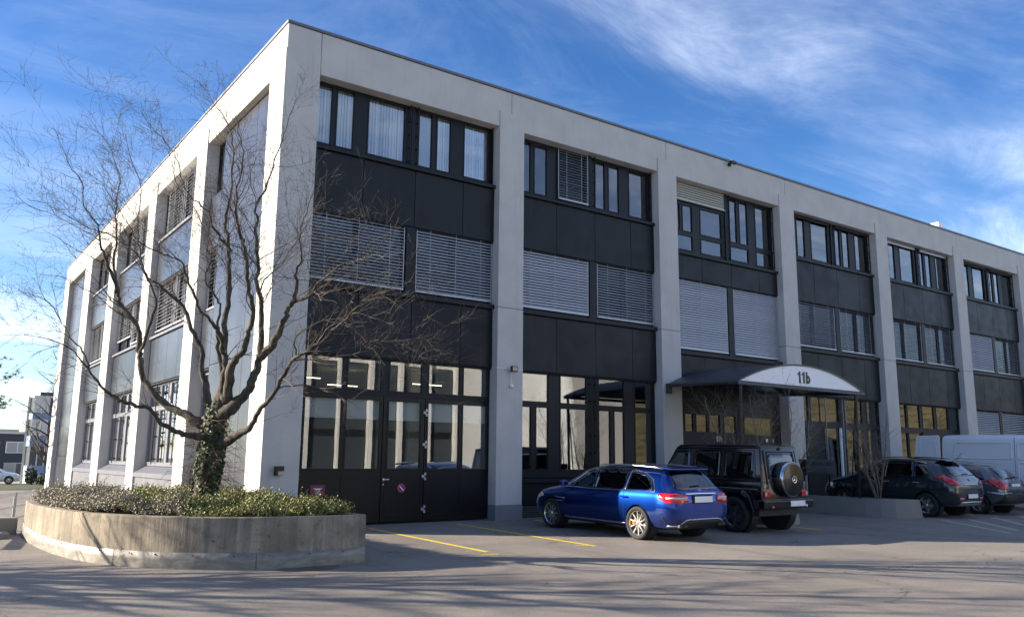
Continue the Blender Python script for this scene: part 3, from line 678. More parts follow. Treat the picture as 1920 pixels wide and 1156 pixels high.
p = MB(); p.box(s0-0.0, s1, -0.3, 0.45, gz(15, 0)-0.1, gz(15, 0)+0.09); build(p, 'door_step', M['rough_concrete'], B)
# ---- bay 4: glazing with an open doorway
s0, s1 = PB[3][1:]
w4 = window('F', s0, s1, 0.10, 3.84, [(s0+0.10, s0+0.55, 0.4, 2.72), (s0+0.80+0.85, s0+2.55, 0.25, 2.72), (s0+2.95, s0+3.45, 0.4, 2.72), (s0+3.60, s0+4.02, 0.4, 2.72), (s0+4.36, s0+5.07, 0.4, 2.72),
     (s0+0.10, s0+0.72, 2.95, 3.79), (s0+0.9, s0+2.55, 2.95, 3.79), (s0+2.95, s0+4.02, 2.95, 3.79), (s0+4.36, s0+5.07, 2.95, 3.79)])
for q in (s0+1.62, s0+2.66, s0+2.82): 
    p = MB(); p.box(q-0.02, q+0.02, 0.22, 0.25, 0.3, 3.8); p.box(q-0.02, q+0.02, 0.25, 0.33, 2.75, 2.8); p.box(q-0.02, q+0.02, 0.25, 0.33, 0.5, 0.55); build(p, 'guide_rail', M['frame_side'], B)
p = MB(); p.box(s0+2.52, s0+2.60, 0.26, 0.328, 0.2, 2.75); build(p, 'pale_door_edge', M['vblind'], B)
# ---- bay 5: five upper panes, framed glass doors
s0, s1 = PB[4][1:]
window('F', s0, s1, 0.12, 3.84, [(s0+a, s0+b, 2.92, 3.79) for a, b in X1] + [(s0+0.19, s0+1.07, 0.5, 2.70), (s0+1.20, s0+2.06, 0.5, 2.70), (s0+2.36, s0+3.10, 0.3, 2.55), (s0+3.44, s0+4.20, 0.3, 2.55), (s0+4.38, s0+5.10, 0.5, 2.70)])
p = MB()
for q in (s0+2.14, s0+4.26): p.box(q, q+0.09, 0.27, 0.328, 0.15, 2.75)
p.box(s0+2.232, s0+4.258, 0.27, 0.328, 2.66, 2.75); p.box(s0+3.24, s0+3.30, 0.27, 0.328, 0.15, 2.655); build(p, 'door_frame', M['frame'], B)
# ---- bays 6-8: blinds down on the ground floor
for k in (5, 6, 7):
    s0, s1 = PB[k][1:]
    window('F', s0, s1, 0.9, 3.84, [(s0+0.1, s0+2.5, 1.05, 3.7), (s0+2.92, s0+5.08, 1.05, 3.7)])
    venetian('F', s0+0.02, s0+2.54, 1.0, 3.80, 44); venetian('F', s0+2.88, s1-0.02, 1.0, 3.80, 40)
    p = MB(); p.box(s0+2.58, s0+2.84, 0.24, 0.328, 0.9, 3.83); build(p, 'window_post', M['frame'], B)
    p = MB(); p.box(s0, s1, 0.20, 0.42, 0.05, 0.89); build(p, 'spandrel_wall', M['panel'], B)

# ---- left side
for k, (_, s0, s1) in enumerate(LB):
    L = s1-s0; lo = -1.2
    if k == 0:
        for z0, z1 in ((0.78, 3.9), (3.9, 7.1), (7.1, 10.44), (-0.5, 0.78)):
            panels('L', s0, s0+4.05, z0, z1, [s0+1.35, s0+2.7], 'panel_side', 0.17)
        s2 = s0+4.06; q = s1
        window('L', s2, q, 8.80, 10.44, [(s2+0.12, q-0.1, 8.9, 10.34)], mat=M['frame']); panels('L', s2, q, 7.2, 8.78, [], 'panel_side', 0.17)
        window('L', s2, q, 5.46, 7.2, [(s2+0.1, q-0.1, 5.56, 7.08)], mat=M['frame']); venetian('L', s2+0.02, q-0.02, 5.5, 7.19, 40)
        panels('L', s2, q, 3.84, 5.42, [], 'panel_side', 0.17)
        window('L', s2, q, 1.2, 3.84, [(s2+0.12, q-0.1, 1.3, 3.7)]); panels('L', s2, q, -0.4, 1.16, [], 'panel_side', 0.17)
        continue
    if k == 4:
        for z0, z1 in ((-1.2, 1.5), (1.5, 4.6), (4.6, 7.6), (7.6, 10.44)):
            panels('L', s0+0.30, s1, z0, z1, [s0+0.3+(L-0.3)/3, s0+0.3+(L-0.3)*2/3], 'panel_side', 0.17)
        p = MB(); p.box(0.35, 0.42, s0, s0+0.29, -1.2, 10.4); build(p, 'dark_slot', M['dark'], B)
        continue
    J = [s0+L*0.27, s0+L*0.53, s0+L*0.78]; m = s0+L*0.5
    h1 = [(s0+0.15, s0+L*0.22), (s0+L*0.27, s0+L*0.46), (m+0.15, m+L*0.20), (m+L*0.25, s1-0.12)]
    window('L', s0, s1, 8.80, 10.44, [(a, b, 8.9, 10.34) for a, b in h1], mat=M['frame'], blinds=(0, 1))
    if k in (1, 2): 
        venetian('L', s0+0.02, m-0.1, 8.85, 10.42, 55); 
        if k == 1: venetian('L', m+0.1, s1-0.6, 8.85, 10.42, 50)
        else: venetian('L', m+0.1, m+1.4, 8.85, 10.42, 45)
    ledge('L', s0, s1, 8.70, 8.795, 'sill_side', 0.12)
    panels('L', s0, s1, 7.2, 8.66, J, 'panel_side', 0.17)
    window('L', s0, s1, 5.44, 7.2, [(a, b, 5.56, 7.08) for a, b in h1], mat=M['frame'])
    venetian('L', s0+0.02, m-0.06, 5.57, 7.19, 52); venetian('L', m+0.06, s1-0.02, 5.57 if k != 2 else 5.9, 7.19, 56)
    ledge('L', s0, s1, 5.36, 5.45, 'sill_side', 0.10)
    panels('L', s0, s1, 3.84, 5.32, J, 'panel_side', 0.17)
    w = window('L', s0, s1, 1.2, 3.84, [(a, b, 1.32, 2.95) for a, b in h1]+[(a, b, 3.1, 3.74) for a, b in h1])
    for q in (s0+L*0.24, s0+L*0.74):
        p = MB(); p.box(0.20, 0.225, q-0.012, q+0.012, 1.25, 3.8)
        for t in range(4): p.box(0.235, 0.33, q-0.015, q+0.015, 1.4+t*0.7, 1.44+t*0.7)
        build(p, 'guide_rail', M['frame'], B)
    # projecting sill box below the windows
    p = MB(); P = [(-0.02, 0.85), (-0.02, 0.98), (0.30, 1.19), (0.30, 0.85)]
    p.prism([(d, s0+0.03, z) for d, z in P], (0, L-0.06, 0)); build(p, 'sill_box', M['sill_side'], B, bevel=0.006)
    e = [s0+0.06, s0+L*0.36, s0+L*0.68, s1-0.06]
    for a, b in zip(e[:-1], e[1:]):
        p = MB(); p.box(0.03, 0.40, a+0.006, b-0.006, -1.1, 0.845); build(p, 'base_panel', M['sill_side'], B, bevel=0.004)
# roof vent, camera, lamps, signs
ch = thing('roof_vent_box', 'white boxy vent housing standing on the flat roof near the right end', 'vent', (30.8, 0.9, 11.46))
p = MB(); p.box(0, 0.52, 0, 0.6, 0, 0.84); build(p, 'housing', M['white'], ch, bevel=0.02)
p = MB(); p.box(0.521, 0.60, 0.05, 0.55, 0.0, 0.60); build(p, 'side_grille', M['dark'], ch)

t = thing('roof_camera', 'small dark camera fixed to the roof edge above the third bay', 'camera', (15.4, -0.05, 11.36))
p = MB(); p.box(-0.05, 0.05, -0.02, 0.03, -0.06, 0.06); p.tube([(0, -0.02, 0), (0.02, -0.14, 0.02)], 0.018, 6); build(p, 'bracket', M['black'], t)
p = MB(); p.box(-0.16, 0.10, -0.22, -0.12, -0.03, 0.07); build(p, 'camera_body', M['black'], t, bevel=0.01)

t = thing('wall_lamp', 'small bronze box lamp on the corner pillar above the shrubs', 'lamp', (0.34, -0.035, 1.21))
p = MB(); p.box(-0.085, 0.085, -0.16, 0.0, 0.0, 0.10); p.box(-0.085, -0.05, -0.16, 0, -0.10, 0.0); build(p, 'housing', M['bronze'], t, bevel=0.008)
p = MB(); p.box(-0.049, 0.08, -0.145, -0.005, -0.095, -0.002); build(p, 'shade', M['frosted'], t, bevel=0.01)

t = thing('floodlight', 'grey floodlight with motion sensor on the second pillar from the corner', 'lamp', (6.42, -0.035, 3.80))
p = MB(); p.box(-0.10, 0.10, -0.20, -0.12, -0.07, 0.08); build(p, 'lamp_head', M['bronze'], t, bevel=0.012)
p = MB(); p.box(-0.07, 0.07, -0.205, -0.2005, -0.045, 0.055); build(p, 'lens', M['frosted'], t)
p = MB(); p.box(-0.02, 0.02, -0.12, 0, -0.03, 0.02); p.tube([(0.0, -0.02, -0.03), (0, -0.02, -0.42)], 0.012, 6); p.tube([(-0.45, -0.012, 0.02), (0.40, -0.012, 0.0)], 0.010, 6); build(p, 'conduit', M['white'], t)
p = MB(); p.lathe([(-0.06, 0.0), (-0.06, 0.035), (0.0, 0.055), (0.03, 0.04), (0.03, 0.0)], 'z', 12, (0.0, -0.06, -0.42)); build(p, 'motion_sensor', M['white'], t, smooth=True)

t = thing('maroon_sign', 'small maroon sign with white winged emblem on the left gate leaf', 'sign', (1.40, 0.298, 0.775))
p = MB(); p.box(-0.175, 0.175, -0.012, 0.0, -0.125, 0.125); build(p, 'sign_plate', M['maroon'], t, bevel=0.003)
p = MB()
for sgn in (-1, 1):
    for i, (l, z) in enumerate(((0.105, 0.050), (0.085, 0.036), (0.062, 0.023))):
        p.poly([(sgn*0.014, -0.0135, z-0.006), (sgn*l, -0.0135, z+0.004), (sgn*(l-0.008), -0.0135, z-0.006), (sgn*0.014, -0.0135, z-0.016)])
p.lathe([(-0.0135, 0.0), (-0.0135, 0.018)], 'y', 12, (0, 0, 0.035)); link('winged_emblem', plain_mesh(p, 'winged_emblem', M['white']), t)
p = MB(); p.box(-0.07, 0.07, -0.0135, -0.0125, -0.028, -0.020); p.box(-0.06, 0.06, -0.0135, -0.0125, -0.075, -0.062); build(p, 'printed_line', M['vblind'], t)

t = thing('no_parking_sign', 'round red and blue no parking disc on the middle gate leaf', 'sign', (3.50, 0.296, 0.81))
p = MB(); p.lathe([(-0.010, 0.072), (-0.012, 0.072), (-0.012, 0.104), (0.0, 0.104)], 'y', 32); build(p, 'red_ring', M['sign_red'], t)
p = MB(); p.lathe([(-0.009, 0.0), (-0.009, 0.0725)], 'y', 32); build(p, 'blue_disc', M['sign_blue'], t)
p = MB(); a = R(-45); d = Vector((math.cos(a), 0, math.sin(a))); n = Vector((-d.z, 0, d.x))
p.prism([tuple(d*s+n*w+Vector((0, -0.0118, 0))) for s, w in ((-0.074, -0.013), (0.074, -0.013), (0.074, 0.013), (-0.074, 0.013))], (0, 0.002, 0)); build(p, 'diagonal_bar', M['vblind'], t)
# ---- entrance canopy
t = thing('entrance_canopy', 'dark curved entrance canopy with white arched front reading 11b', 'canopy')
F0, F1, fy, fz = 11.5, 17.22, -3.25, 3.60; K0, K1, ky, kz = 12.22, 17.6, -0.06, 3.76
def arc(u, h): 
    c = 0.5; return h*(1-((u-c)/c)**2)
p = MB(); n = 28
for i in range(n+1):
    u = i/n; p.v.append((F0+(F1-F0)*u, fy-0.03, fz+0.03+arc(u, 0.60))); p.v.append((K0+(K1-K0)*u, ky, kz+0.03+arc(u, 0.60)))
    p.v.append((F0+(F1-F0)*u, fy-0.03, fz-0.01+arc(u, 0.60))); p.v.append((K0+(K1-K0)*u, ky, kz-0.01+arc(u, 0.60)))
for i in range(n):
    a = 4*i; b = 4*i+4; p.f += [(a, a+1, b+1, b), (a+2, b+2, b+3, a+3), (a, b, b+2, a+2), (a+1, a+3, b+3, b+1)]
build(p, 'roof_sheet', M['canopy'], t)
p = MB(); pts = [(F0+0.05+(F1-F0-0.1)*i/n, fy, fz+0.02+arc(i/n, 0.58)) for i in range(n+1)]
p.prism([(x, y, z) for x, y, z in pts], (0, 0.03, 0)); build(p, 'arched_front', M['white'], t)
p = MB()
p.box(F0-0.05, F1+0.05, fy-0.05, fy+0.05, fz-0.09, fz-0.0); build(p, 'front_gutter', M['canopy'], t, bevel=0.008)
p = MB(); p.tube([(F0, fy, fz-0.03), (K0, ky, kz-0.03)], 0.055, 6); p.tube([(F1, fy, fz-0.03), (K1, ky, kz-0.03)], 0.055, 6); p.box(K0-0.12, K0+0.02, ky-0.12, ky, kz-0.28, kz+0.02); build(p, 'side_beam', M['canopy'], t)
for i, ch_ in enumerate('11b'): glyph(t, ch_, 14.06+i*0.19, 0.33, 0.012, M['black'], 0.19, fy-0.014, 3.70)
for x, y, x2 in ((11.60, fy, 11.55), (16.86, fy, 16.95)):
    p = MB(); p.tube([(x2, y+0.15, gz(x, y)-0.02), (x, y, fz-0.05)], 0.045, 8); p.tube([(x2, y+0.45, gz(x, y)), (x, y+0.02, fz-0.1)], 0.02, 6); build(p, 'post', M['black'], t)
# ---- mailbox
t = thing('mailbox_unit', 'black row of letter boxes on posts at the entrance planter', 'mailbox', (16.12, -1.9, 0))
p = MB(); p.box(0, 1.45, -0.02, 0.30, 1.13, 1.58); p.box(-0.03, 1.48, -0.04, 0.32, 1.585, 1.605); build(p, 'box_body', M['black'], t, bevel=0.006)
for i in range(4):
    p = MB(); p.box(0.04+i*0.35, 0.36+i*0.35, -0.035, -0.0205, 1.42, 1.54); build(p, 'letter_flap', M['frame'], t, bevel=0.004)
p = MB(); p.box(0.03, 0.09, 0.1, 0.16, 0.1, 1.128); p.box(1.36, 1.42, 0.1, 0.16, 0.1, 1.128); build(p, 'post', M['black'], t)
p = MB(); p.box(0.16, 0.20, 0.12, 0.14, 0.1, 1.128); build(p, 'pale_bar', M['satin'], t)
p = MB(); p.box(1.20, 1.30, -0.02, 0.0, 0.80, 0.92); build(p, 'white_notice', M['vblind'], t)

# ------------------------------------------------------------------ planters
def catmull(pts, sub=5):
    P = [Vector(p) for p in pts]; out = []
    for i in range(len(P)-1):
        p0 = P[max(0, i-1)]; p1 = P[i]; p2 = P[i+1]; p3 = P[min(len(P)-1, i+2)]
        for s in range(sub):
            t = s/sub
            out.append(0.5*((2*p1)+(-p0+p2)*t+(2*p0-5*p1+4*p2-p3)*t*t+(-p0+3*p1-3*p2+p3)*t**3))
    out.append(P[-1]); return out
FR = catmull([(-0.05, -5.17, 0), (-0.82, -5.22, 0), (-1.78, -5.09, 0), (-2.45, -4.72, 0), (-3.0, -4.22, 0), (-3.45, -3.60, 0), (-3.80, -2.80, 0), (-4.03, -1.65, 0), (-4.15, -0.3, 0), (-4.17, 0.97, 0), (-4.10, 1.9, 0)], 5)
outline = [(p.x, p.y) for p in FR] + [(-0.32, 2.0), (-0.30, -1.0)]
def offset_poly(pts, d):
    n = len(pts); res = []
    area = sum(pts[i][0]*pts[(i+1) % n][1]-pts[(i+1) % n][0]*pts[i][1] for i in range(n)); sg = 1 if area > 0 else -1
    for i in range(n):
        a = Vector(pts[i-1]); b = Vector(pts[i]); c = Vector(pts[(i+1) % n])
        d1 = (b-a).normalized(); d2 = (c-b).normalized(); n1 = Vector((-d1.y, d1.x)); n2 = Vector((-d2.y, d2.x)); nn = (n1+n2)
        nn = nn/max(0.5, nn.length_squared/2) if nn.length > 1e-6 else n1
        q = b+nn*(sg*d/1.0)*(1.0 if nn.length > 0 else 1); res.append((q.x, q.y))
    return res
def ring_wall(outline, inner, z1, lo_of, name, mat, parent, bevel=0.012):
    mb = MB(); n = len(outline)
    for (x, y) in outline: mb.v.append((x, y, lo_of(x, y)))
    for (x, y) in outline: mb.v.append((x, y, z1))
    for (x, y) in inner: mb.v.append((x, y, z1))
    for (x, y) in inner: mb.v.append((x, y, lo_of(x, y)))
    for i in range(n):
        j = (i+1) % n
        mb.f += [(i, j, n+j, n+i), (n+i, n+j, 2*n+j, 2*n+i), (2*n+i, 2*n+j, 3*n+j, 3*n+i)]
    return build(mb, name, mat, parent, bevel=bevel)
ZT = 0.60
PL = thing('concrete_planter', 'large curved board marked concrete planter with sheet metal skirting at the building corner', 'planter')
inner = offset_poly(outline, 0.20)
w = ring_wall(outline, inner, ZT, lambda x, y: gz(x, y)-0.1, 'planter_wall', M['board'], PL)
mb = MB(); mb.poly([(x, y, ZT-0.10) for x, y in offset_poly(outline, 0.15)]); build(mb, 'soil', M['soil'], PL)
# skirting sheets following the curved wall
arcs = [(p.x, p.y) for p in FR]
def nearest_idx(x, y): return min(range(len(arcs)), key=lambda i: (arcs[i][0]-x)**2+(arcs[i][1]-y)**2)
cuts = [0, nearest_idx(-1.75, -5.1), nearest_idx(-3.43, -3.65), nearest_idx(-4.10, -0.9), len(arcs)-1]
for a, b in zip(cuts[:-1], cuts[1:]):
    mb = MB(); seg = arcs[a:b+1]; k = len(seg)
    for i, (x, y) in enumerate(seg):
        q = Vector(seg[max(0, i-1)]); r = Vector(seg[min(k-1, i+1)]); t = (r-q).normalized(); nrm = Vector((t.y, -t.x))
        if nrm.dot(Vector((x+2, y+1))) < 0: nrm = -nrm
        e = 0.006 if i == 0 else (-0.006 if i == k-1 else 0)
        wob = 0.012+0.006*noise.noise(Vector((x*2.3, y*2.3, 0)))
        for off, z in ((wob, gz(x, y)-0.05), (wob+0.010*noise.noise(Vector((x*3, y*3, 5))), gz(x, y)+0.12), (wob, gz(x, y)+0.235), (0.002, gz(x, y)+0.238)):
            mb.v.append((x+nrm.x*off+t.x*e, y+nrm.y*off+t.y*e, z))
    for i in range(k-1):
        for j in range(3): mb.f.append((4*i+j, 4*i+4+j, 4*i+5+j, 4*i+1+j))
    sk = build(mb, 'skirting_sheet', M['zinc'], PL, smooth=True)
    mb = MB(); s = 0.25; acc = 0
    for i in range(1, k):
        acc += (Vector(seg[i])-Vector(seg[i-1])).length
        if acc > s:
            acc = 0; s = 0.45; x, y = seg[i]; t = (Vector(seg[i])-Vector(seg[i-1])).normalized(); nrm = Vector((t.y, -t.x)); 
            if nrm.dot(Vector((x+2, y+1))) < 0: nrm = -nrm
            c = Vector((x+nrm.x*0.016, y+nrm.y*0.016, gz(x, y)+0.20)); u = Vector((t.x, t.y, 0))
            mb.prism([c+u*0.011*math.cos(q*math.pi/3)+Vector((0, 0, 0.011*math.sin(q*math.pi/3))) for q in range(6)], (nrm.x*0.006, nrm.y*0.006, 0))
    if mb.v: build(mb, 'bolts', M['black'], sk, kind='stuff')
mb = MB(); mb.box(-0.048, -0.02, -5.10, -1.2, gz(-0.05, -4)-0.1, 0.095); build(mb, 'end_skirting', M['zinc'], PL)

def in_poly(x, y, poly):
    c = False; n = len(poly)
    for i in range(n):
        x1, y1 = poly[i]; x2, y2 = poly[i-1]
        if (y1 > y) != (y2 > y) and x < (x2-x1)*(y-y1)/(y2-y1)+x1: c = not c
    return c
bed = offset_poly(outline, 0.17); TX, TY = -2.0, -2.93
def dist_edge(x, y):
    best = 9
    for i in range(len(arcs)-1):
        a = Vector(arcs[i]); b = Vector(arcs[i+1]); p = Vector((x, y)); t = max(0, min(1, (p-a).dot(b-a)/(b-a).length_squared)); best = min(best, (p-(a+(b-a)*t)).length)
    return best
rs = random.Random(5)
def sprig(mb, p, d, l, w, leaves, rs):
    """a short woody sprig with small flat leaflets along it"""
    u = d.orthogonal().normalized(); u.rotate(Matrix.Rotation(rs.uniform(0, 6.28), 3, d)) if False else None
    q = Matrix.Rotation(rs.uniform(0, 6.28), 3, d) @ u
    for i in range(leaves):
        t = (i+1)/leaves; c = p+d*l*t; a = Matrix.Rotation(i*2.4+rs.uniform(-.4, .4), 3, d) @ q
        e = (a*0.8+d*0.7).normalized()*w*(1.25-0.6*t); s = d.cross(a).normalized()*w*0.28
        mb.poly([c-s*0.6, c+e*0.6-s, c+e, c+e*0.5+s])
def bedding(name, test, n, hgt, mat, label, cat, sp, leaves, lw):
    mb = MB(); k = 0
    while k < n:
        x = rs.uniform(-4.2, -0.2); y = rs.uniform(-5.2, 2.0)
        if not in_poly(x, y, bed) or not test(x, y): continue
        if math.hypot(x-TX, y-TY) < 0.3: continue
        if x < -2.2 and rs.random() < sstep(0.9, 2.4, dist_edge(x, y))*0.8: continue
        bump = 0.80+0.9*noise.noise(Vector((x*1.9, y*1.9, 1)))+0.7*noise.noise(Vector((x*5.5, y*5.5, 2)))+(0.5 if rs.random() < .06 else 0)
        h = max(0.06, hgt*bump*sstep(-0.05, 0.35, dist_edge(x, y)))
        z = ZT-0.08+h*rs.uniform(0.35, 1.0)**0.6
        d = Vector((rs.gauss(0, .6), rs.gauss(0, .6), rs.uniform(.25, 1.1))).normalized()
        sprig(mb, Vector((x, y, z)), d, sp*rs.uniform(.6, 1.2), lw, leaves, rs); k += 1
    o = link(name, plain_mesh_fast(mb, name, mat), kind='stuff'); tag(o, label, cat); return o
def plain_mesh_fast(mb, name, mat):
    me = bpy.data.meshes.new(name); me.from_pydata(mb.v, [], mb.f); me.materials.append(mat); return me
bnd = lambda x, y: noise.noise(Vector((x*1.1, y*1.1, 7)))*0.5
bedding('juniper_ground_cover', lambda x, y: x > -3.05+bnd(x, y)-0.10*(y+3), 17000, 0.19, M['juniper'], 'low green juniper ground cover filling the right of the curved planter', 'ground cover', 0.17, 7, 0.045)
bedding('dry_lavender', lambda x, y: x < -2.95+bnd(x, y)-0.10*(y+3), 8000, 0.25, M['lavender'], 'grey brown dry lavender bed at the left end of the curved planter', 'ground cover', 0.16, 6, 0.035)

# entrance planters
def small_planter(outl, z1, label):
    t = thing('entrance_planter', label, 'planter', group='concrete planters beside the entrance')
    # battered wall: foot slightly wider than the rim
    cx_ = sum(p[0] for p in outl)/len(outl); n = len(outl); inn = offset_poly(outl, 0.14); foot = offset_poly(outl, -0.05)
    mb = MB()
    for (x, y) in foot: mb.v.append((x, y, gz(x, y)-0.08))
    for (x, y) in outl: mb.v.append((x, y, z1))
    for (x, y) in inn: mb.v.append((x, y, z1))
    for (x, y) in inn: mb.v.append((x, y, z1-0.3))
    for i in range(n):
        j = (i+1) % n; mb.f += [(i, j, n+j, n+i), (n+i, n+j, 2*n+j, 2*n+i), (2*n+i, 2*n+j, 3*n+j, 3*n+i)]
    build(mb, 'planter_wall', M['rough_concrete'], t, bevel=0.02)
    mb = MB(); mb.poly([(x, y, z1-0.05) for x, y in offset_poly(outl, 0.12)]); build(mb, 'soil', M['soil'], t); return t
small_planter([(16.15, -0.8), (16.15, -2.0), (16.15, -3.0), (16.17, -3.75), (16.27, -4.2), (16.47, -4.5), (16.84, -4.73), (17.25, -4.78), (17.25, -0.8)], 0.50, 'long low concrete planter to the right of the entrance, between it and the grey cars')
small_planter([(11.35, -0.8), (11.35, -4.25), (11.55, -4.36), (12.2, -4.36), (12.4, -4.25), (12.4, -0.8)], 0.44, 'low concrete planter mostly hidden behind the black off-roader')

# ------------------------------------------------------------------ bare trees
def grow(mb, p, d, l, r, lvl, rs, up=0.12, maxl=3, n=4, wander=0.35, dens=1.0):
    seg = max(3, int(l/0.13)); pts = [p.copy()]; q = p.copy(); dd = d.normalized(); rad = [r]
    for i in range(seg):
        dd = (dd+Vector((rs.gauss(0, wander*.42), rs.gauss(0, wander*.42), rs.gauss(0, wander*.36)+up*0.25))).normalized()
        q = q+dd*(l/seg); pts.append(q.copy()); rad.append(max(0.0016, r*(1-0.85*(i+1)/seg)))
    mb.tube(pts, rad, n if r > 0.012 else 3, cap=False)
    if lvl >= maxl: return
    nb = max(2, int(l*rs.uniform(4.0, 5.5)*dens)) if lvl < maxl else 0
    for b in range(nb):
        t = rs.uniform(0.18, 1.0); i = min(seg-1, int(t*seg)); c = pts[i]; ax = (pts[i+1]-pts[i]).normalized()
        s = ax.orthogonal().normalized(); s = Matrix.Rotation(rs.uniform(0, 6.28), 3, ax) @ s
        cd = (ax*rs.uniform(.5, 1.0)+s*rs.uniform(.6, 1.0)+Vector((0, 0, up))).normalized()
        grow(mb, c, cd, l*rs.uniform(.34, .62)*(1.1-0.4*t), max(0.0022, rad[i]*rs.uniform(.45, .65)), lvl+1, rs, up, maxl, n, wander, dens)
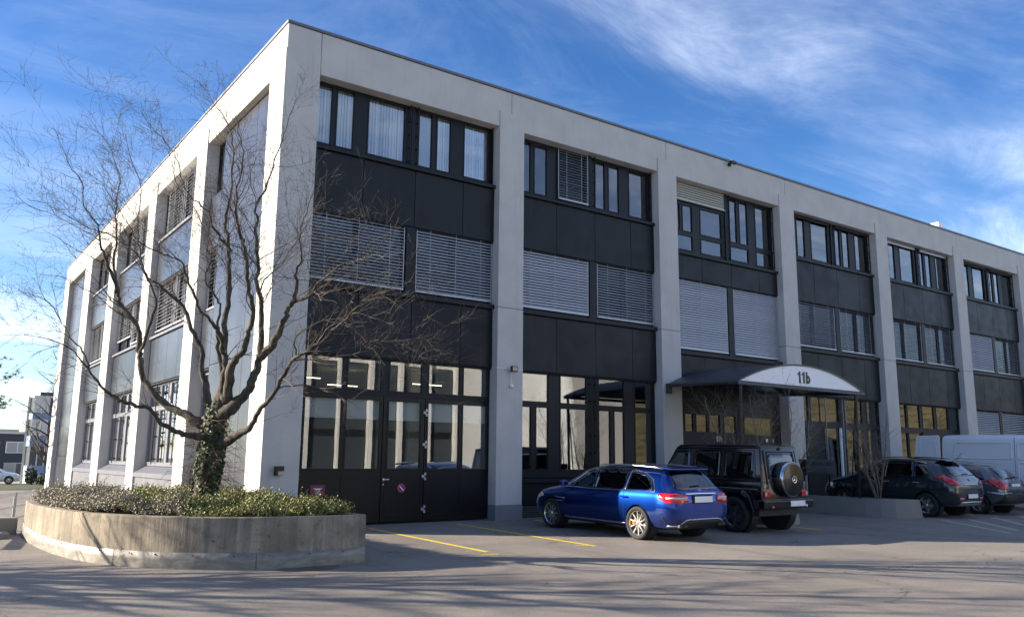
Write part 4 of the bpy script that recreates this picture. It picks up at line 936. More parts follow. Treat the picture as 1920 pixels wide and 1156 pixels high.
LIMBS = [[(-1.909,-3.123,2.077,0.13),(-1.891,-3.246,2.57,0.1),(-1.914,-3.319,2.974,0.09),(-1.943,-3.338,3.429,0.085),(-1.98,-3.411,4.158,0.075),(-2.011,-3.449,4.711,0.065),(-2.043,-3.457,5.131,0.055),(-2.095,-3.432,5.462,0.045),(-2.061,-3.478,5.843,0.038),(-2.039,-3.478,6.334,0.03),(-2.079,-3.435,6.83,0.022),(-2.188,-3.344,7.332,0.016),(-2.398,-3.161,7.745,0.01),(-2.634,-2.961,8.163,0.006)],
[(-1.86,-3.372,2.474,0.1),(-1.865,-3.599,2.954,0.085),(-1.793,-3.842,3.253,0.08),(-1.773,-4.046,3.546,0.075),(-1.791,-4.213,3.791,0.07),(-1.907,-4.346,4.203,0.06),(-2.022,-4.479,4.609,0.052),(-2.11,-4.492,4.949,0.045),(-2.237,-4.587,5.219,0.036),(-2.353,-4.697,5.527,0.028),(-2.341,-4.907,5.873,0.021),(-2.406,-5.089,6.337,0.015),(-2.588,-5.176,6.751,0.008)],
[(-1.888,-3.23,2.209,0.14),(-1.736,-3.434,2.36,0.13),(-1.607,-3.634,2.563,0.125),(-1.517,-3.767,2.875,0.115),(-1.482,-3.811,3.236,0.095),(-1.487,-3.804,3.787,0.075),(-1.533,-3.791,4.154,0.065),(-1.588,-3.772,4.524,0.055),(-1.637,-3.717,4.999,0.048),(-1.634,-3.702,5.481,0.04),(-1.678,-3.624,5.831,0.032),(-1.52,-3.701,6.233,0.026),(-1.435,-3.737,6.687,0.02),(-1.301,-3.821,7.193,0.014),(-1.132,-3.973,7.896,0.007)],
[(-1.487,-3.787,3.147,0.085),(-1.378,-4.178,3.433,0.075),(-1.341,-4.521,3.735,0.066),(-1.325,-4.706,3.952,0.055),(-1.208,-5.06,4.045,0.044),(-1.135,-5.403,4.234,0.036),(-1.021,-5.642,4.381,0.028),(-0.901,-5.868,4.451,0.022),(-0.732,-6.263,4.563,0.014),(-0.568,-6.55,4.766,0.007)],
[(-1.323,-4.704,3.935,0.042),(-1.319,-4.888,4.19,0.036),(-1.353,-4.93,4.489,0.03),(-1.356,-5.095,4.679,0.024),(-1.418,-5.117,4.975,0.018),(-1.392,-5.339,5.328,0.012),(-1.303,-5.614,5.718,0.006)],
[(-1.894,-3.169,1.672,0.1),(-1.738,-3.559,1.803,0.085),(-1.61,-3.944,2.0,0.075),(-1.518,-4.194,2.273,0.068),(-1.43,-4.581,2.602,0.06),(-1.318,-4.995,2.988,0.05),(-1.229,-5.344,3.148,0.042),(-1.113,-5.577,3.259,0.034),(-1.048,-5.912,3.435,0.03),(-0.948,-6.152,3.636,0.022),(-0.819,-6.415,3.843,0.016),(-0.62,-6.713,3.984,0.01),(-0.389,-7.025,4.084,0.005)],
[(-1.943,-3.017,1.988,0.12),(-2.162,-2.818,2.078,0.115),(-2.39,-2.627,2.231,0.11),(-2.661,-2.414,2.422,0.1),(-2.865,-2.261,2.669,0.092),(-3.003,-2.172,2.992,0.085),(-3.059,-2.142,3.318,0.08),(-3.11,-2.121,3.665,0.075),(-3.225,-2.031,3.911,0.07),(-3.348,-1.917,4.076,0.062),(-3.479,-1.885,4.353,0.05),(-3.55,-1.857,4.735,0.04),(-3.553,-1.909,5.26,0.03),(-3.612,-1.853,5.755,0.022),(-3.604,-1.867,6.351,0.016),(-3.785,-1.746,6.954,0.01),(-4.1,-1.511,7.466,0.005)],
[(-3.476,-1.881,4.325,0.042),(-3.654,-2.093,4.725,0.034),(-3.83,-2.178,5.11,0.028),(-3.957,-2.277,5.4,0.023),(-4.156,-2.323,5.685,0.018),(-4.285,-2.428,6.011,0.014),(-4.526,-2.462,6.374,0.009),(-4.743,-2.541,6.865,0.004)],
[(-1.983,-3.135,1.805,0.09),(-2.24,-3.203,1.815,0.082),(-2.462,-3.181,1.863,0.075),(-2.635,-3.202,1.953,0.07),(-2.851,-3.196,2.06,0.062),(-3.038,-3.228,2.241,0.055),(-3.351,-3.147,2.317,0.046),(-3.56,-3.149,2.435,0.04),(-3.806,-3.133,2.592,0.033),(-3.996,-3.177,2.838,0.026),(-4.211,-3.201,3.072,0.019),(-4.514,-3.142,3.22,0.012),(-4.875,-3.032,3.324,0.005)],
[(-1.946,-2.848,2.084,0.1),(-2.022,-2.773,2.545,0.085),(-2.08,-2.689,2.92,0.078),(-2.158,-2.614,3.393,0.072),(-2.304,-2.471,3.778,0.065),(-2.418,-2.381,4.019,0.06),(-2.631,-2.23,4.307,0.052),(-2.796,-2.094,4.504,0.045),(-2.973,-1.939,4.653,0.036),(-3.152,-1.775,5.054,0.028),(-3.426,-1.524,5.362,0.022),(-3.788,-1.188,5.576,0.016),(-4.287,-0.777,5.888,0.01),(-4.873,-0.304,6.203,0.004)],
[(-1.975,-3.458,3.231,0.06),(-2.131,-3.652,3.486,0.052),(-2.334,-3.795,3.655,0.046),(-2.533,-3.831,3.895,0.04),(-2.681,-3.904,4.132,0.034),(-2.805,-3.991,4.365,0.03),(-2.938,-4.064,4.553,0.024),(-3.178,-4.03,4.611,0.02),(-3.494,-3.961,4.75,0.015),(-3.712,-3.979,4.97,0.011),(-3.97,-3.985,5.267,0.005)],
[(-1.846,-3.062,2.722,0.05),(-1.953,-2.985,3.279,0.042),(-1.976,-2.949,3.752,0.038),(-1.977,-3.01,4.029,0.034),(-2.071,-2.883,4.323,0.03),(-2.191,-2.739,4.621,0.026),(-2.139,-2.76,5.113,0.02),(-2.283,-2.644,5.609,0.015),(-2.546,-2.442,6.11,0.011),(-2.825,-2.253,6.713,0.008),(-3.039,-2.133,7.42,0.004)],
[(-2.165,-4.056,4.85,0.03),(-2.416,-4.173,5.057,0.026),(-2.61,-4.339,5.3,0.021),(-2.834,-4.344,5.48,0.018),(-3.069,-4.368,5.781,0.014),(-3.238,-4.448,6.12,0.011),(-3.496,-4.444,6.37,0.008),(-3.804,-4.44,6.778,0.004)],
[(-1.277,-5.038,3.047,0.02),(-1.397,-5.13,3.283,0.016),(-1.237,-5.421,3.518,0.013),(-0.914,-5.792,3.588,0.01),(-0.517,-6.125,3.253,0.008),(-0.101,-6.552,3.277,0.004)],
[(-3.994,-3.173,2.813,0.02),(-4.121,-3.04,3.181,0.017),(-4.346,-2.821,3.485,0.013),(-4.629,-2.601,3.963,0.01),(-5.02,-2.229,4.105,0.004)],
[(-3.044,-2.193,3.22,0.035),(-2.99,-2.607,3.785,0.03),(-3.026,-2.802,4.217,0.026),(-3.261,-2.854,4.641,0.022),(-3.415,-2.982,5.149,0.018),(-3.465,-3.182,5.649,0.014),(-3.63,-3.299,6.141,0.01),(-3.825,-3.412,6.712,0.005)]]
tree = thing('bare_tree', 'big leafless tree with spreading limbs and ivy covered trunk in the curved planter', 'tree', (0, 0, 0))
mb = MB(); trunk = [(-2.02, -2.93, 0.35), (-2.02, -2.94, 0.6), (-2.0, -2.96, 0.9), (-1.98, -3.0, 1.3), (-1.96, -3.04, 1.7), (-1.93, -3.08, 2.05), (-1.90, -3.13, 2.4), (-1.90, -3.2, 2.6)]
mb.tube(catmull(trunk, 4), [r_*0.84 for r_ in [0.27, 0.26, 0.25, 0.24, 0.235, 0.23, 0.225, 0.22, 0.22, 0.215, 0.21, 0.21, 0.21, 0.205, 0.205, 0.20, 0.20, 0.20, 0.20, 0.20, 0.19, 0.185, 0.175, 0.16, 0.15, 0.14, 0.12, 0.10, 0.07]], 14)
for i, v in enumerate(mb.v):
    vv = Vector(v); nz = noise.noise(vv*3.0)*0.035+noise.noise(vv*9)*0.012; c = Vector((-1.97, -3.0, vv.z)); dr = (vv-c); dr.z = 0
    if dr.length > 0.01: vv += dr.normalized()*nz
    mb.v[i] = tuple(vv)
build(mb, 'trunk', M['bark'], tree, smooth=True)
rt = random.Random(21); tw = MB(); heart = Vector((-1.93, -3.08, 2.0))
def tilt_up(v, k): return (v+Vector((0, 0, k))).normalized()
for li, L in enumerate(LIMBS):
    P = [Vector(q[:3]) for q in L]; Rr = [q[3] for q in L]
    Rr = [r*(0.85 if i < 2 else 0.59) for i, r in enumerate(Rr)]; near = min((p for p in trunk), key=lambda t: (Vector(t)-P[0]).length)
    if (Vector(near)-P[0]).length < 0.6: P = [Vector(near)+(P[0]-Vector(near))*0.15]+P; Rr = [Rr[0]*1.05]+Rr
    C = catmull([tuple(p) for p in P], 5); RR = []
    for i in range(len(P)-1):
        for s in range(5): RR.append(Rr[i]+(Rr[i+1]-Rr[i])*s/5)
    RR.append(Rr[-1])
    for i in range(1, len(C)):
        k = min(1, RR[i]*14); C[i] = C[i]+Vector((noise.noise(C[i]*2.1+Vector((li, 0, 0))), noise.noise(C[i]*2.1+Vector((0, li+9, 0))), noise.noise(C[i]*2.3+Vector((0, 0, li+5)))))*0.06*(1.2-k*0.5)+Vector((rt.gauss(0,1),rt.gauss(0,1),rt.gauss(0,1)))*0.010
    m_ = MB(); m_.tube(C, [max(0.004, r*(1+0.10*noise.noise(c*6))) for r, c in zip(RR, C)], 9, cap=False)
    build(m_, 'limb', M['bark'], tree, smooth=True)
    tot = sum((C[i+1]-C[i]).length for i in range(len(C)-1)); acc = 0
    for i in range(len(C)-1):
        sl = (C[i+1]-C[i]).length; acc += sl; t = acc/tot
        if t < 0.12: continue
        ax = (C[i+1]-C[i]).normalized(); dens = (3.5 if t < 0.35 else 10.0)*sl
        cnt = int(dens)+(1 if rt.random() < dens % 1 else 0)
        for _ in range(cnt):
            s = Matrix.Rotation(rt.uniform(0, 6.28), 3, ax) @ ax.orthogonal().normalized()
            outw = (C[i]-heart); outw.z *= 0.35; outw = outw.normalized() if outw.length > 0 else ax
            cd = (ax*rt.uniform(.3, .9)+s*rt.uniform(.5, 1.0)+outw*0.45+Vector((0, 0, .10))).normalized()
            ln = rt.uniform(0.35, 1.3)*(1.0 if t > 0.3 else 0.7)*(1.15-0.35*t)
            if t > 0.25 and rt.random() < 0.24: ln *= 1.55
            c = C[i].lerp(C[i+1], rt.random())
            grow(tw, c, cd, ln, min(RR[i]*0.5, rt.uniform(.006, .010)*(1.6 if ln > 1.3 else 1)), 1 if ln > 0.5 else 2, rt, 0.10, 3, 4, 0.50, 1.25)
link('twigs', plain_mesh_fast(tw, 'twigs', M['twig']), tree, kind='stuff')
# ivy on the trunk and lower limbs
mb = MB(); ri = random.Random(8)
def leaf(mb, c, nrm, s, rs):
    u = nrm.orthogonal().normalized(); u = Matrix.Rotation(rs.uniform(0, 6.28), 3, nrm) @ u; v = nrm.cross(u)
    mb.poly([c-v*s*.5, c+u*s*.45-v*s*.1, c+u*s*.28+v*s*.35, c+v*s*.6, c-u*s*.28+v*s*.35, c-u*s*.45-v*s*.1])
for _ in range(4200):
    z = ri.uniform(0.45, 2.45); a = ri.uniform(0, 6.28)
    if ri.random() < sstep(1.5, 2.4, z)*0.85: continue
    rad = 0.175+0.05*noise.noise(Vector((math.cos(a)*1.5, math.sin(a)*1.5, z*2)))+ri.uniform(0, .07)
    t = max(0, min(1, (z-0.5)/2)); c0 = Vector((-2.02+0.12*t, -2.93-0.22*t, z)); nrm = Vector((math.cos(a), math.sin(a), ri.uniform(-.2, .8))).normalized()
    if noise.noise(Vector((a*1.1, z*1.6, 3))) < -0.22: continue
    leaf(mb, c0+Vector((math.cos(a), math.sin(a), 0))*rad, (nrm+Vector((ri.gauss(0, .35), ri.gauss(0, .35), ri.gauss(0, .35)))).normalized(), ri.uniform(.035, .07), ri)
link('ivy', plain_mesh_fast(mb, 'ivy', M['ivy']), tree, kind='stuff')
mb = MB()
for _ in range(230):
    a = ri.uniform(0, 6.28); z = ri.uniform(0.6, 2.2); c = Vector((-1.98+math.cos(a)*0.24, -2.98+math.sin(a)*0.24, z))
    grow(mb, c, Vector((math.cos(a), math.sin(a), ri.uniform(-.7, .5))), ri.uniform(.2, .6), 0.004, 2, ri, -0.25, 3, 3, 0.8, 1.6)
link('dead_stems', plain_mesh_fast(mb, 'dead_stems', M['dead']), tree, kind='stuff')

def multi_stem(loc, label, hgt, stems, seed, name='bare_shrub'):
    rs = random.Random(seed); t = thing(name, label, 'shrub', loc); tw = MB()
    for s in range(stems):
        a = 6.28*s/stems+rs.uniform(-.4, .4); lean = rs.uniform(.12, .42); p = Vector((0.05*math.cos(a), 0.05*math.sin(a), -0.08)); d = Vector((math.cos(a)*lean, math.sin(a)*lean, 1)).normalized()
        pts = [p.copy()]; L = hgt*rs.uniform(.75, 1.0); n = 12; r0 = rs.uniform(.018, .028)
        for i in range(n):
            d = (d+Vector((rs.gauss(0, .12), rs.gauss(0, .12), .05))).normalized(); p = p+d*L/n; pts.append(p.copy())
        m_ = MB(); rad = [r0*(1-.8*i/n) for i in range(n+1)]; m_.tube(catmull([tuple(q) for q in pts], 2), [r0*(1-.8*i/(2*n)) for i in range(2*n+1)], 6); build(m_, 'stem', M['shrub_twig'], t, smooth=True)
        for i in range(3, n):
            for _ in range(3):
                ax = (pts[i+1]-pts[i]).normalized(); sd = Matrix.Rotation(rs.uniform(0, 6.28), 3, ax) @ ax.orthogonal().normalized()
                grow(tw, pts[i], (ax*.7+sd*.8+Vector((0, 0, .2))), rs.uniform(.3, .8)*hgt/2.6, rad[i]*.45, 2, rs, .15, 3, 3, .45, 1.3)
    link('twigs', plain_mesh_fast(tw, 'twigs', M['shrub_twig']), t, kind='stuff'); return t
multi_stem((16.88, -3.75, 0.50), 'bare multi stemmed shrub in the planter right of the canopy', 3.1, 5, 31)
multi_stem((11.95, -2.9, 0.44), 'bare shrub behind the off-roader roof, under the left of the canopy', 3.4, 3, 32)
multi_stem((12.0, -3.95, 0.44), 'bare shrub rising behind the spare wheel of the off-roader', 3.5, 4, 33)

# trees outside the frame on the left: their shadows cross the yard
def wild_tree(loc, hgt, seed, label, name='bare_roadside_tree', spread=1.0, mat='twig_dark', dens=0.42, parts=True):
    rs = random.Random(seed); t = thing(name, label, 'tree', loc); tr = MB(); tw = MB()
    p = Vector((0, 0, -0.3)); d = Vector((rs.gauss(0, .04), rs.gauss(0, .04), 1)); pts = [p.copy()]; n = 14; H = hgt
    for i in range(n):
        d = (d+Vector((rs.gauss(0, .07), rs.gauss(0, .07), .1))).normalized(); p = p+d*H*.86/n; pts.append(p.copy())
    r0 = hgt*.017; rad = [r0*(1-.82*i/n)+0.01 for i in range(n+1)]
    tr.tube(catmull([tuple(q) for q in pts], 3), [r0*(1-.82*i/(3*n))+0.01 for i in range(3*n+1)], 10); build(tr, 'trunk', M['bark'], t, smooth=True)
    for i in range(3, n+1):
        for _ in range(3 if i < n else 4):
            a = rs.uniform(0, 6.28); el = rs.uniform(.35, .9); L = hgt*rs.uniform(.22, .40)*spread*(1.15-.6*i/n)
            grow(tw, pts[i], Vector((math.cos(a), math.sin(a), el)), L, max(rad[i]*.62, .022), 0, rs, .12, 2, 5, .30, dens)
    link('crown', plain_mesh_fast(tw, 'crown', M[mat]), t, kind='stuff'); return t
for k_, (tx, ty, th, lb) in enumerate(((-10.2, -0.6, 8.5, 'nearest bare tree beyond the left edge, level with the low walls'), (-12.6, -4.6, 9.0, 'bare tree beyond the left edge, level with the planter front'), (-16.5, 2.8, 11.0, 'tall bare tree farther beyond the left edge of the yard'),
    (-10.5, -8.2, 7.5, 'short bare tree beyond the left edge, nearest the viewer'), (-15.0, -9.8, 9.5, 'bare tree at the front left outside the yard'), (-19.5, -2.0, 12.0, 'tallest bare tree beyond the left edge of the yard'), (-13.2, 1.6, 8.0, 'slim bare tree beyond the left edge behind the nearest one'))):
    wild_tree((tx, ty, gz(tx, ty)), th, 41+k_, lb)
wild_tree((0.9, 36.5, gz(-1, 38)-0.2), 9.0, 46, 'thin bare tree behind the far end of the white office building', name='bare_far_tree', spread=0.9, dens=0.5)

# ------------------------------------------------------------------ left background
def low_wall(x0, x1, y0, y1, z1, label):
    mb = MB(); mb.box(x0, x1, y0, y1, gz((x0+x1)/2, y0)-0.3, z1); o = build(mb, 'low_concrete_wall', M['rough_concrete'], bevel=0.02); tag(o, label, 'wall', 'low concrete walls left of the planter'); return o
low_wall(-5.05, -4.22, 1.75, 2.05, 0.27, 'low concrete wall block butting against the left end of the curved planter')
low_wall(-9.5, -5.07, 2.0, 2.35, 0.24, 'low concrete wall block at the left edge of the photo')
mb = MB(); mb.box(-5.35, -4.4, 1.0, 1.72, gz(-5, 1)-0.05, gz(-5, 1)+0.10); mb.box(-7.2, -5.36, 1.2, 1.9, gz(-6, 1)-0.05, gz(-6, 1)+0.07); tag(build(mb, 'drain_kerb', M['rough_concrete'], bevel=0.015), 'dark low kerb slab at the foot of the low walls', 'kerb')
rl = thing('ramp_railing', 'galvanised steel railing beside the ramp left of the planter', 'railing')
a = Vector((-8.5, 5.9, gz(-8.5, 5.9))); b = Vector((-2.765, 11.975, -0.55))
A0 = Vector((-3.586, 9.047, 0.489)); A1 = Vector((-2.765, 11.975, 0.455)); dv = (A1-A0)
for k in (-3, -2, -1, 0, 1):
    q = A0+dv*k; mb = MB(); mb.box(q.x-0.035, q.x+0.035, q.y-0.035, q.y+0.035, q.z-1.1, q.z); build(mb, 'post', M['steel_grey'], rl)
for h, w in ((-0.03, 0.10), (-0.36, 0.06), (-0.68, 0.06)):
    mb = MB(); mb.prism([A0+dv*(-3)+Vector((-0.02, 0, h-w/2)), A0+dv*(-3)+Vector((0.02, 0, h-w/2)), A0+dv*(-3)+Vector((0.02, 0, h+w/2)), A0+dv*(-3)+Vector((-0.02, 0, h+w/2))], dv*4.03); build(mb, 'rail', M['steel_grey'], rl)
# verge, street beyond
mb = MB(); mb.poly([(-60, 56.5, -0.86), (20, 50.5, -0.86), (20, 64, -0.86), (-60, 70, -0.86)]); build(mb, 'roadside_verge', M['verge'], kind='structure')
def far_building(name, label, org, ang, W, D, H, mat, storeys, win, rows, roof=None, glassm='bg_glass'):
    """box building with a front of individually built windows (frame + pane)"""
    t = thing(name, label, 'building', org, ang); p = MB(); p.box(0, W, 0, D, -1, H); build(p, 'wall', M[mat], t)
    p = MB(); p.box(-0.15, W+0.15, -0.15, D+0.15, H, H+0.25); build(p, 'roof', M[roof or 'coping'], t)
    for z, h in rows:
        n = int(W/win); 
        for i in range(n):
            x = (W-n*win)/2+i*win
            f = MB(); f.box(x+win*.10, x+win*.90, -0.05, -0.002, z, z+h); fo = build(f, 'window', M['white' if random.random() < .3 else 'steel_grey'], t)
            for s in (0, 1):
                g = MB(); g.box(x+win*(.14+.37*s), x+win*(.48+.38*s), -0.07, -0.051, z+.08, z+h-.08); build(g, 'pane', M['bg_shade' if random.random() < .45 else glassm], fo)
    return t
far_building('dark_office_building', 'dark blue clad office building with pale windows at the far left', (-14.5, 93.5, -0.95), R(-6), 20.3, 12, 4.85, 'bg_dark', 2, 2.9, ((0.35, 1.35), (2.75, 1.25)), roof='bg_white')
# blue and cream tower with projecting glazed bays
tb = thing('blue_tower', 'cream office block with rounded blue and white bay front at far left', 'building', (2.55, 69.6, -0.9), R(-8))
p = MB(); p.box(0, 9, 0.6, 9, -0.5, 7.75); build(p, 'wall', M['bg_white'], tb)
p = MB(); p.box(0.9, 9.1, 0.5, 9.1, 7.75, 8.15); build(p, 'roof', M['bg_dark'], tb)
for bx in (0.18, 3.2):
    for i, (z0, z1, mt) in enumerate(((0.0, 0.9, 'bg_white'), (0.9, 2.0, 'bg_blue'), (4.15, 5.0, 'bg_blue'), (6.35, 7.1, 'bg_blue') if False else (4.15, 5.0, 'bg_blue'))):
        pass
    def bay(z0, z1, mt, nm, e=0.0):
        q = MB(); P = [(bx-e, 0.6), (bx+0.35-e, -0.15-e), (bx+1.55+e, -0.15-e), (bx+1.95+e, 0.6)]
        q.prism([(x, y, z0) for x, y in P], (0, 0, z1-z0)); return build(q, nm, M[mt], tb)
    bay(-0.5, 0.75, 'bg_white', 'bay_base'); bay(0.75, 1.55, 'bg_blue', 'bay_band', 0.04)
    for z0, z1 in ((1.55, 3.25), (4.15, 5.65), (6.2, 7.6)):
        w_ = bay(z0, z1, 'bg_glass', 'bay_window')
        for px_ in (bx+0.34, bx+0.95, bx+1.52):
            q = MB(); q.box(px_, px_+0.06, -0.20, -0.14, z0, z1); build(q, 'mullion', M['white'], w_)
        if z0 > 2:
            q = MB(); q.box(bx+0.40, bx+1.5, -0.17, -0.152, z0+0.05, z1); build(q, 'shade', M['bg_white'], w_)
    bay(3.25, 4.15, 'bg_blue', 'bay_band', 0.05); bay(5.65, 6.2, 'bg_blue', 'bay_band', 0.05); bay(7.6, 7.78, 'bg_white', 'bay_top', 0.06)
# rooftop mast on the dark building
an = thing('roof_mast', 'thin rooftop mast on the far dark office building', 'mast', (1.6, 97.5, 4.0))
p = MB(); p.tube([(0, 0, 0), (0, 0, 2.6)], 0.05, 5); p.tube([(-.3, 0, 1.9), (.3, 0, 1.9)], 0.03, 4); p.tube([(-.2, 0, 2.2), (.2, 0, 2.2)], 0.03, 4); build(p, 'pole', M['steel_grey'], an)
p = MB(); p.box(-0.3, 2.2, -0.6, 0.6, 0.0, 0.55); build(p, 'plant_box', M['bg_shade'], an, loc=(0.9, 0, 0))
def leafy(loc, rx, rz_, n, mat, name, label, seed, cat='bush', s=0.12):
    rs = random.Random(seed); t = thing(name, label, cat, loc); mb = MB()
    for _ in range(n):
        v = Vector((rs.gauss(0, 1), rs.gauss(0, 1), rs.gauss(0, 1))).normalized()*rs.uniform(.55, 1.0); v = Vector((v.x*rx, v.y*rx, v.z*rz_+rz_))*(1+.25*noise.noise(v*2+Vector((seed, 0, 0))))
        leaf(mb, v, Vector((rs.gauss(0, 1), rs.gauss(0, 1), rs.gauss(0, 1)+.5)).normalized(), s*rs.uniform(.7, 1.3), rs)
    link('foliage', plain_mesh_fast(mb, 'foliage', M[mat]), t, kind='stuff')
    p = MB(); p.tube([(0, 0, -0.3), (0, 0, rz_)], 0.06, 6); build(p, 'stem', M['bark'], t); return t
leafy((2.85, 64.5, -0.9), 0.50, 0.75, 900, 'bush', 'round_bush', 'taller dark conical bush in front of the blue tower', 1)
leafy((3.6, 62.5, -0.9), 0.65, 0.45, 800, 'bush', 'round_bush', 'small rounded bush at the foot of the far white pillar', 2)
leafy((-1.5, 88.0, -0.95), 2.2, 0.7, 1500, 'bush', 'round_bush', 'low wide hedge in front of the dark far building', 3, s=0.2)
leafy((1.6, 88.6, -0.95), 1.2, 0.6, 900, 'bush', 'round_bush', 'low hedge end beside the blue tower', 4, s=0.2)
# pine at the left edge
pt = thing('pine_tree', 'dark pine reaching into the photo from the left edge', 'tree', (-5.2, 37.2, -0.8)); rs2 = random.Random(3)
p = MB(); p.tube([(0, 0, -0.3), (0.1, 0, 3), (0.0, 0.1, 6), (0.1, 0, 9.5)], [0.24, 0.19, 0.13, 0.05], 9); build(p, 'trunk', M['bark'], pt, smooth=True)
nd = MB(); br = MB()
for i in range(34):
    z = 2.9+i*0.19; a = i*2.4; L = (4.0 if z < 6.5 else 4.0-(z-6.5)*1.1)*rs2.uniform(.7, 1.05); L = max(L, .6)
    if i in (3, 7, 11, 14): a = R(-12+i*2); L = 4.2-0.1*i
    d = Vector((math.cos(a), math.sin(a), rs2.uniform(-.02, .22))); q = Vector((0, 0, z)); pts = [q.copy()]
    for s in range(8):
        d = (d+Vector((rs2.gauss(0, .1), rs2.gauss(0, .1), rs2.gauss(.02, .08)))).normalized(); q = q+d*L/8; pts.append(q.copy())
        if s > 2:
            for _ in range(5):
                c = q+Vector((rs2.gauss(0, .22), rs2.gauss(0, .22), rs2.gauss(.04, .10)))
                br.tube([q, c], [.012, .006], 3, cap=False)
                for _ in range(15):
                    e = Vector((rs2.gauss(0, 1), rs2.gauss(0, 1), rs2.gauss(.5, .7))).normalized()*.20; w_ = e.orthogonal().normalized()*.016
                    nd.poly([c-w_, c+w_, c+e])
    br.tube(pts, [.07*(1-.85*k/8) for k in range(9)], 5, cap=False)
link('branches', plain_mesh_fast(br, 'branches', M['bark']), pt, kind='stuff'); link('needles', plain_mesh_fast(nd, 'needles', M['pine']), pt, kind='stuff')

# ------------------------------------------------------------------ what the windows mirror: building opposite, grassy slope
ob = thing('opposite_building', 'white rendered building across the yard behind the viewer', 'building', (6.0, -36.0, -0.4))
M['opp'] = simple('white_render', (0.62, 0.61, 0.58), 0.8, var=0.05, vscale=0.6)
p = MB(); p.box(0, 40, -12, 0, -0.5, 9.4); build(p, 'wall', M['opp'], ob)
p = MB(); p.box(-0.2, 40.2, -12.2, 0.2, 9.4, 9.7); build(p, 'roof', M['coping'], ob)
for z0, z1 in ((0.1, 3.5), (3.8, 8.6)):
    for i in range(9):
        x = 0.32+i*2.35
        q = MB(); q.box(x, x+2.0, 0.002, 0.06, z0, z1 if z0 > 1 else 3.795); f_ = build(q, 'window', M['frame'], ob)
        q = MB(); q.box(x+.08, x+1.92, 0.061, 0.08, z0+.1, z1-.1); build(q, 'pane', M['bg_glass'], f_)
for i in range(10):
    q = MB(); q.box(0.0+i*2.35, 0.30+i*2.35, 0.002, 0.45, -0.4, 9.35); build(q, 'pilaster', M['opp'], ob)
mb = MB(); nxh, nyh = 60, 60
for j in range(nyh+1):
    for i in range(nxh+1):
        x = 46+i*4.0; y = -230+j*3.7; d = max(0, (x-52)*0.80+(-y-14)*0.30)*sstep(-8, -24, y)
        z = -0.9+19*sstep(0, 120, d)+4*sstep(100, 240, d)+1.4*noise.noise(Vector((x*.03, y*.03, 0)))*sstep(0, 30, d); mb.v.append((x, y, z))
for j in range(nyh):
    for i in range(nxh): k = j*(nxh+1)+i; mb.f.append((k, k+1, k+nxh+2, k+nxh+1))
build(mb, 'grass_slope', M['hill'], smooth=True, kind='structure')
for i, (x, y, h) in enumerate(((70, -22, 7), (84, -36, 8), (62, -40, 7), (98, -28, 9))):
    wild_tree((x, y, 0.5+i), h, 60+i, ['bare tree on the slope across the yard', 'larger bare tree higher on the slope', 'bare tree low on the slope by the white building', 'tallest bare tree far up the slope'][i], name='slope_tree', dens=0.35)

# ------------------------------------------------------------------ vehicles
def loft_body(stations, name, mat, parent, sub=2):
    """closed body skin through cross sections: each is y, [(half width, z) ...] from floor centre to roof centre"""
    mb = MB(); rings = []
    for y, half in stations:
        ring = [(x, y, z) for x, z in half] + [(-x, y, z) for x, z in reversed(half[1:-1])]
        rings.append(len(mb.v)); mb.v += ring; n = len(ring)
    for a, b in zip(rings[:-1], rings[1:]):
        for i in range(n): j = (i+1) % n; mb.f.append((a+i, a+j, b+j, b+i))
    k = n//2
    for r, flip in ((rings[0], 0), (rings[-1], 1)):          # quad caps
        for i in range(k): 
            a, b, c, d = r+i, r+i+1, r+(n-i-1) % n, r+(n-i) % n
            q = [a, b, c, d]; q = list(dict.fromkeys(q))
            if len(q) > 2: mb.f.append(tuple(q))
    o = build(mb, name, mat, parent, smooth=True)
    sb = o.modifiers.new('sub', 'SUBSURF'); sb.levels = sub; sb.render_levels = sub
    bake(o); return o
def car_ring(zb, zw, zbelt, ztop, wb, ww, wbelt, wtop, crown=0.02):
    h = ztop-zbelt
    return [(0, zb), (wb*0.85, zb), (wb, zb+0.07), (ww, zw), (ww*0.5+wbelt*0.5+0.005, zbelt-0.09), (wbelt, zbelt), (wtop*0.55+wbelt*0.45, zbelt+h*0.5), (wtop, ztop-min(0.05, h*0.3)), (wtop*0.72, ztop), (0, ztop+crown)]
def bvh_of(*objs):
    vs, fs = [], []
    for o in objs:
        b = len(vs); vs += [v.co.copy() for v in o.data.vertices]; fs += [tuple(i+b for i in p.vertices) for p in o.data.polygons]
    return BVHTree.FromPolygons(vs, fs)
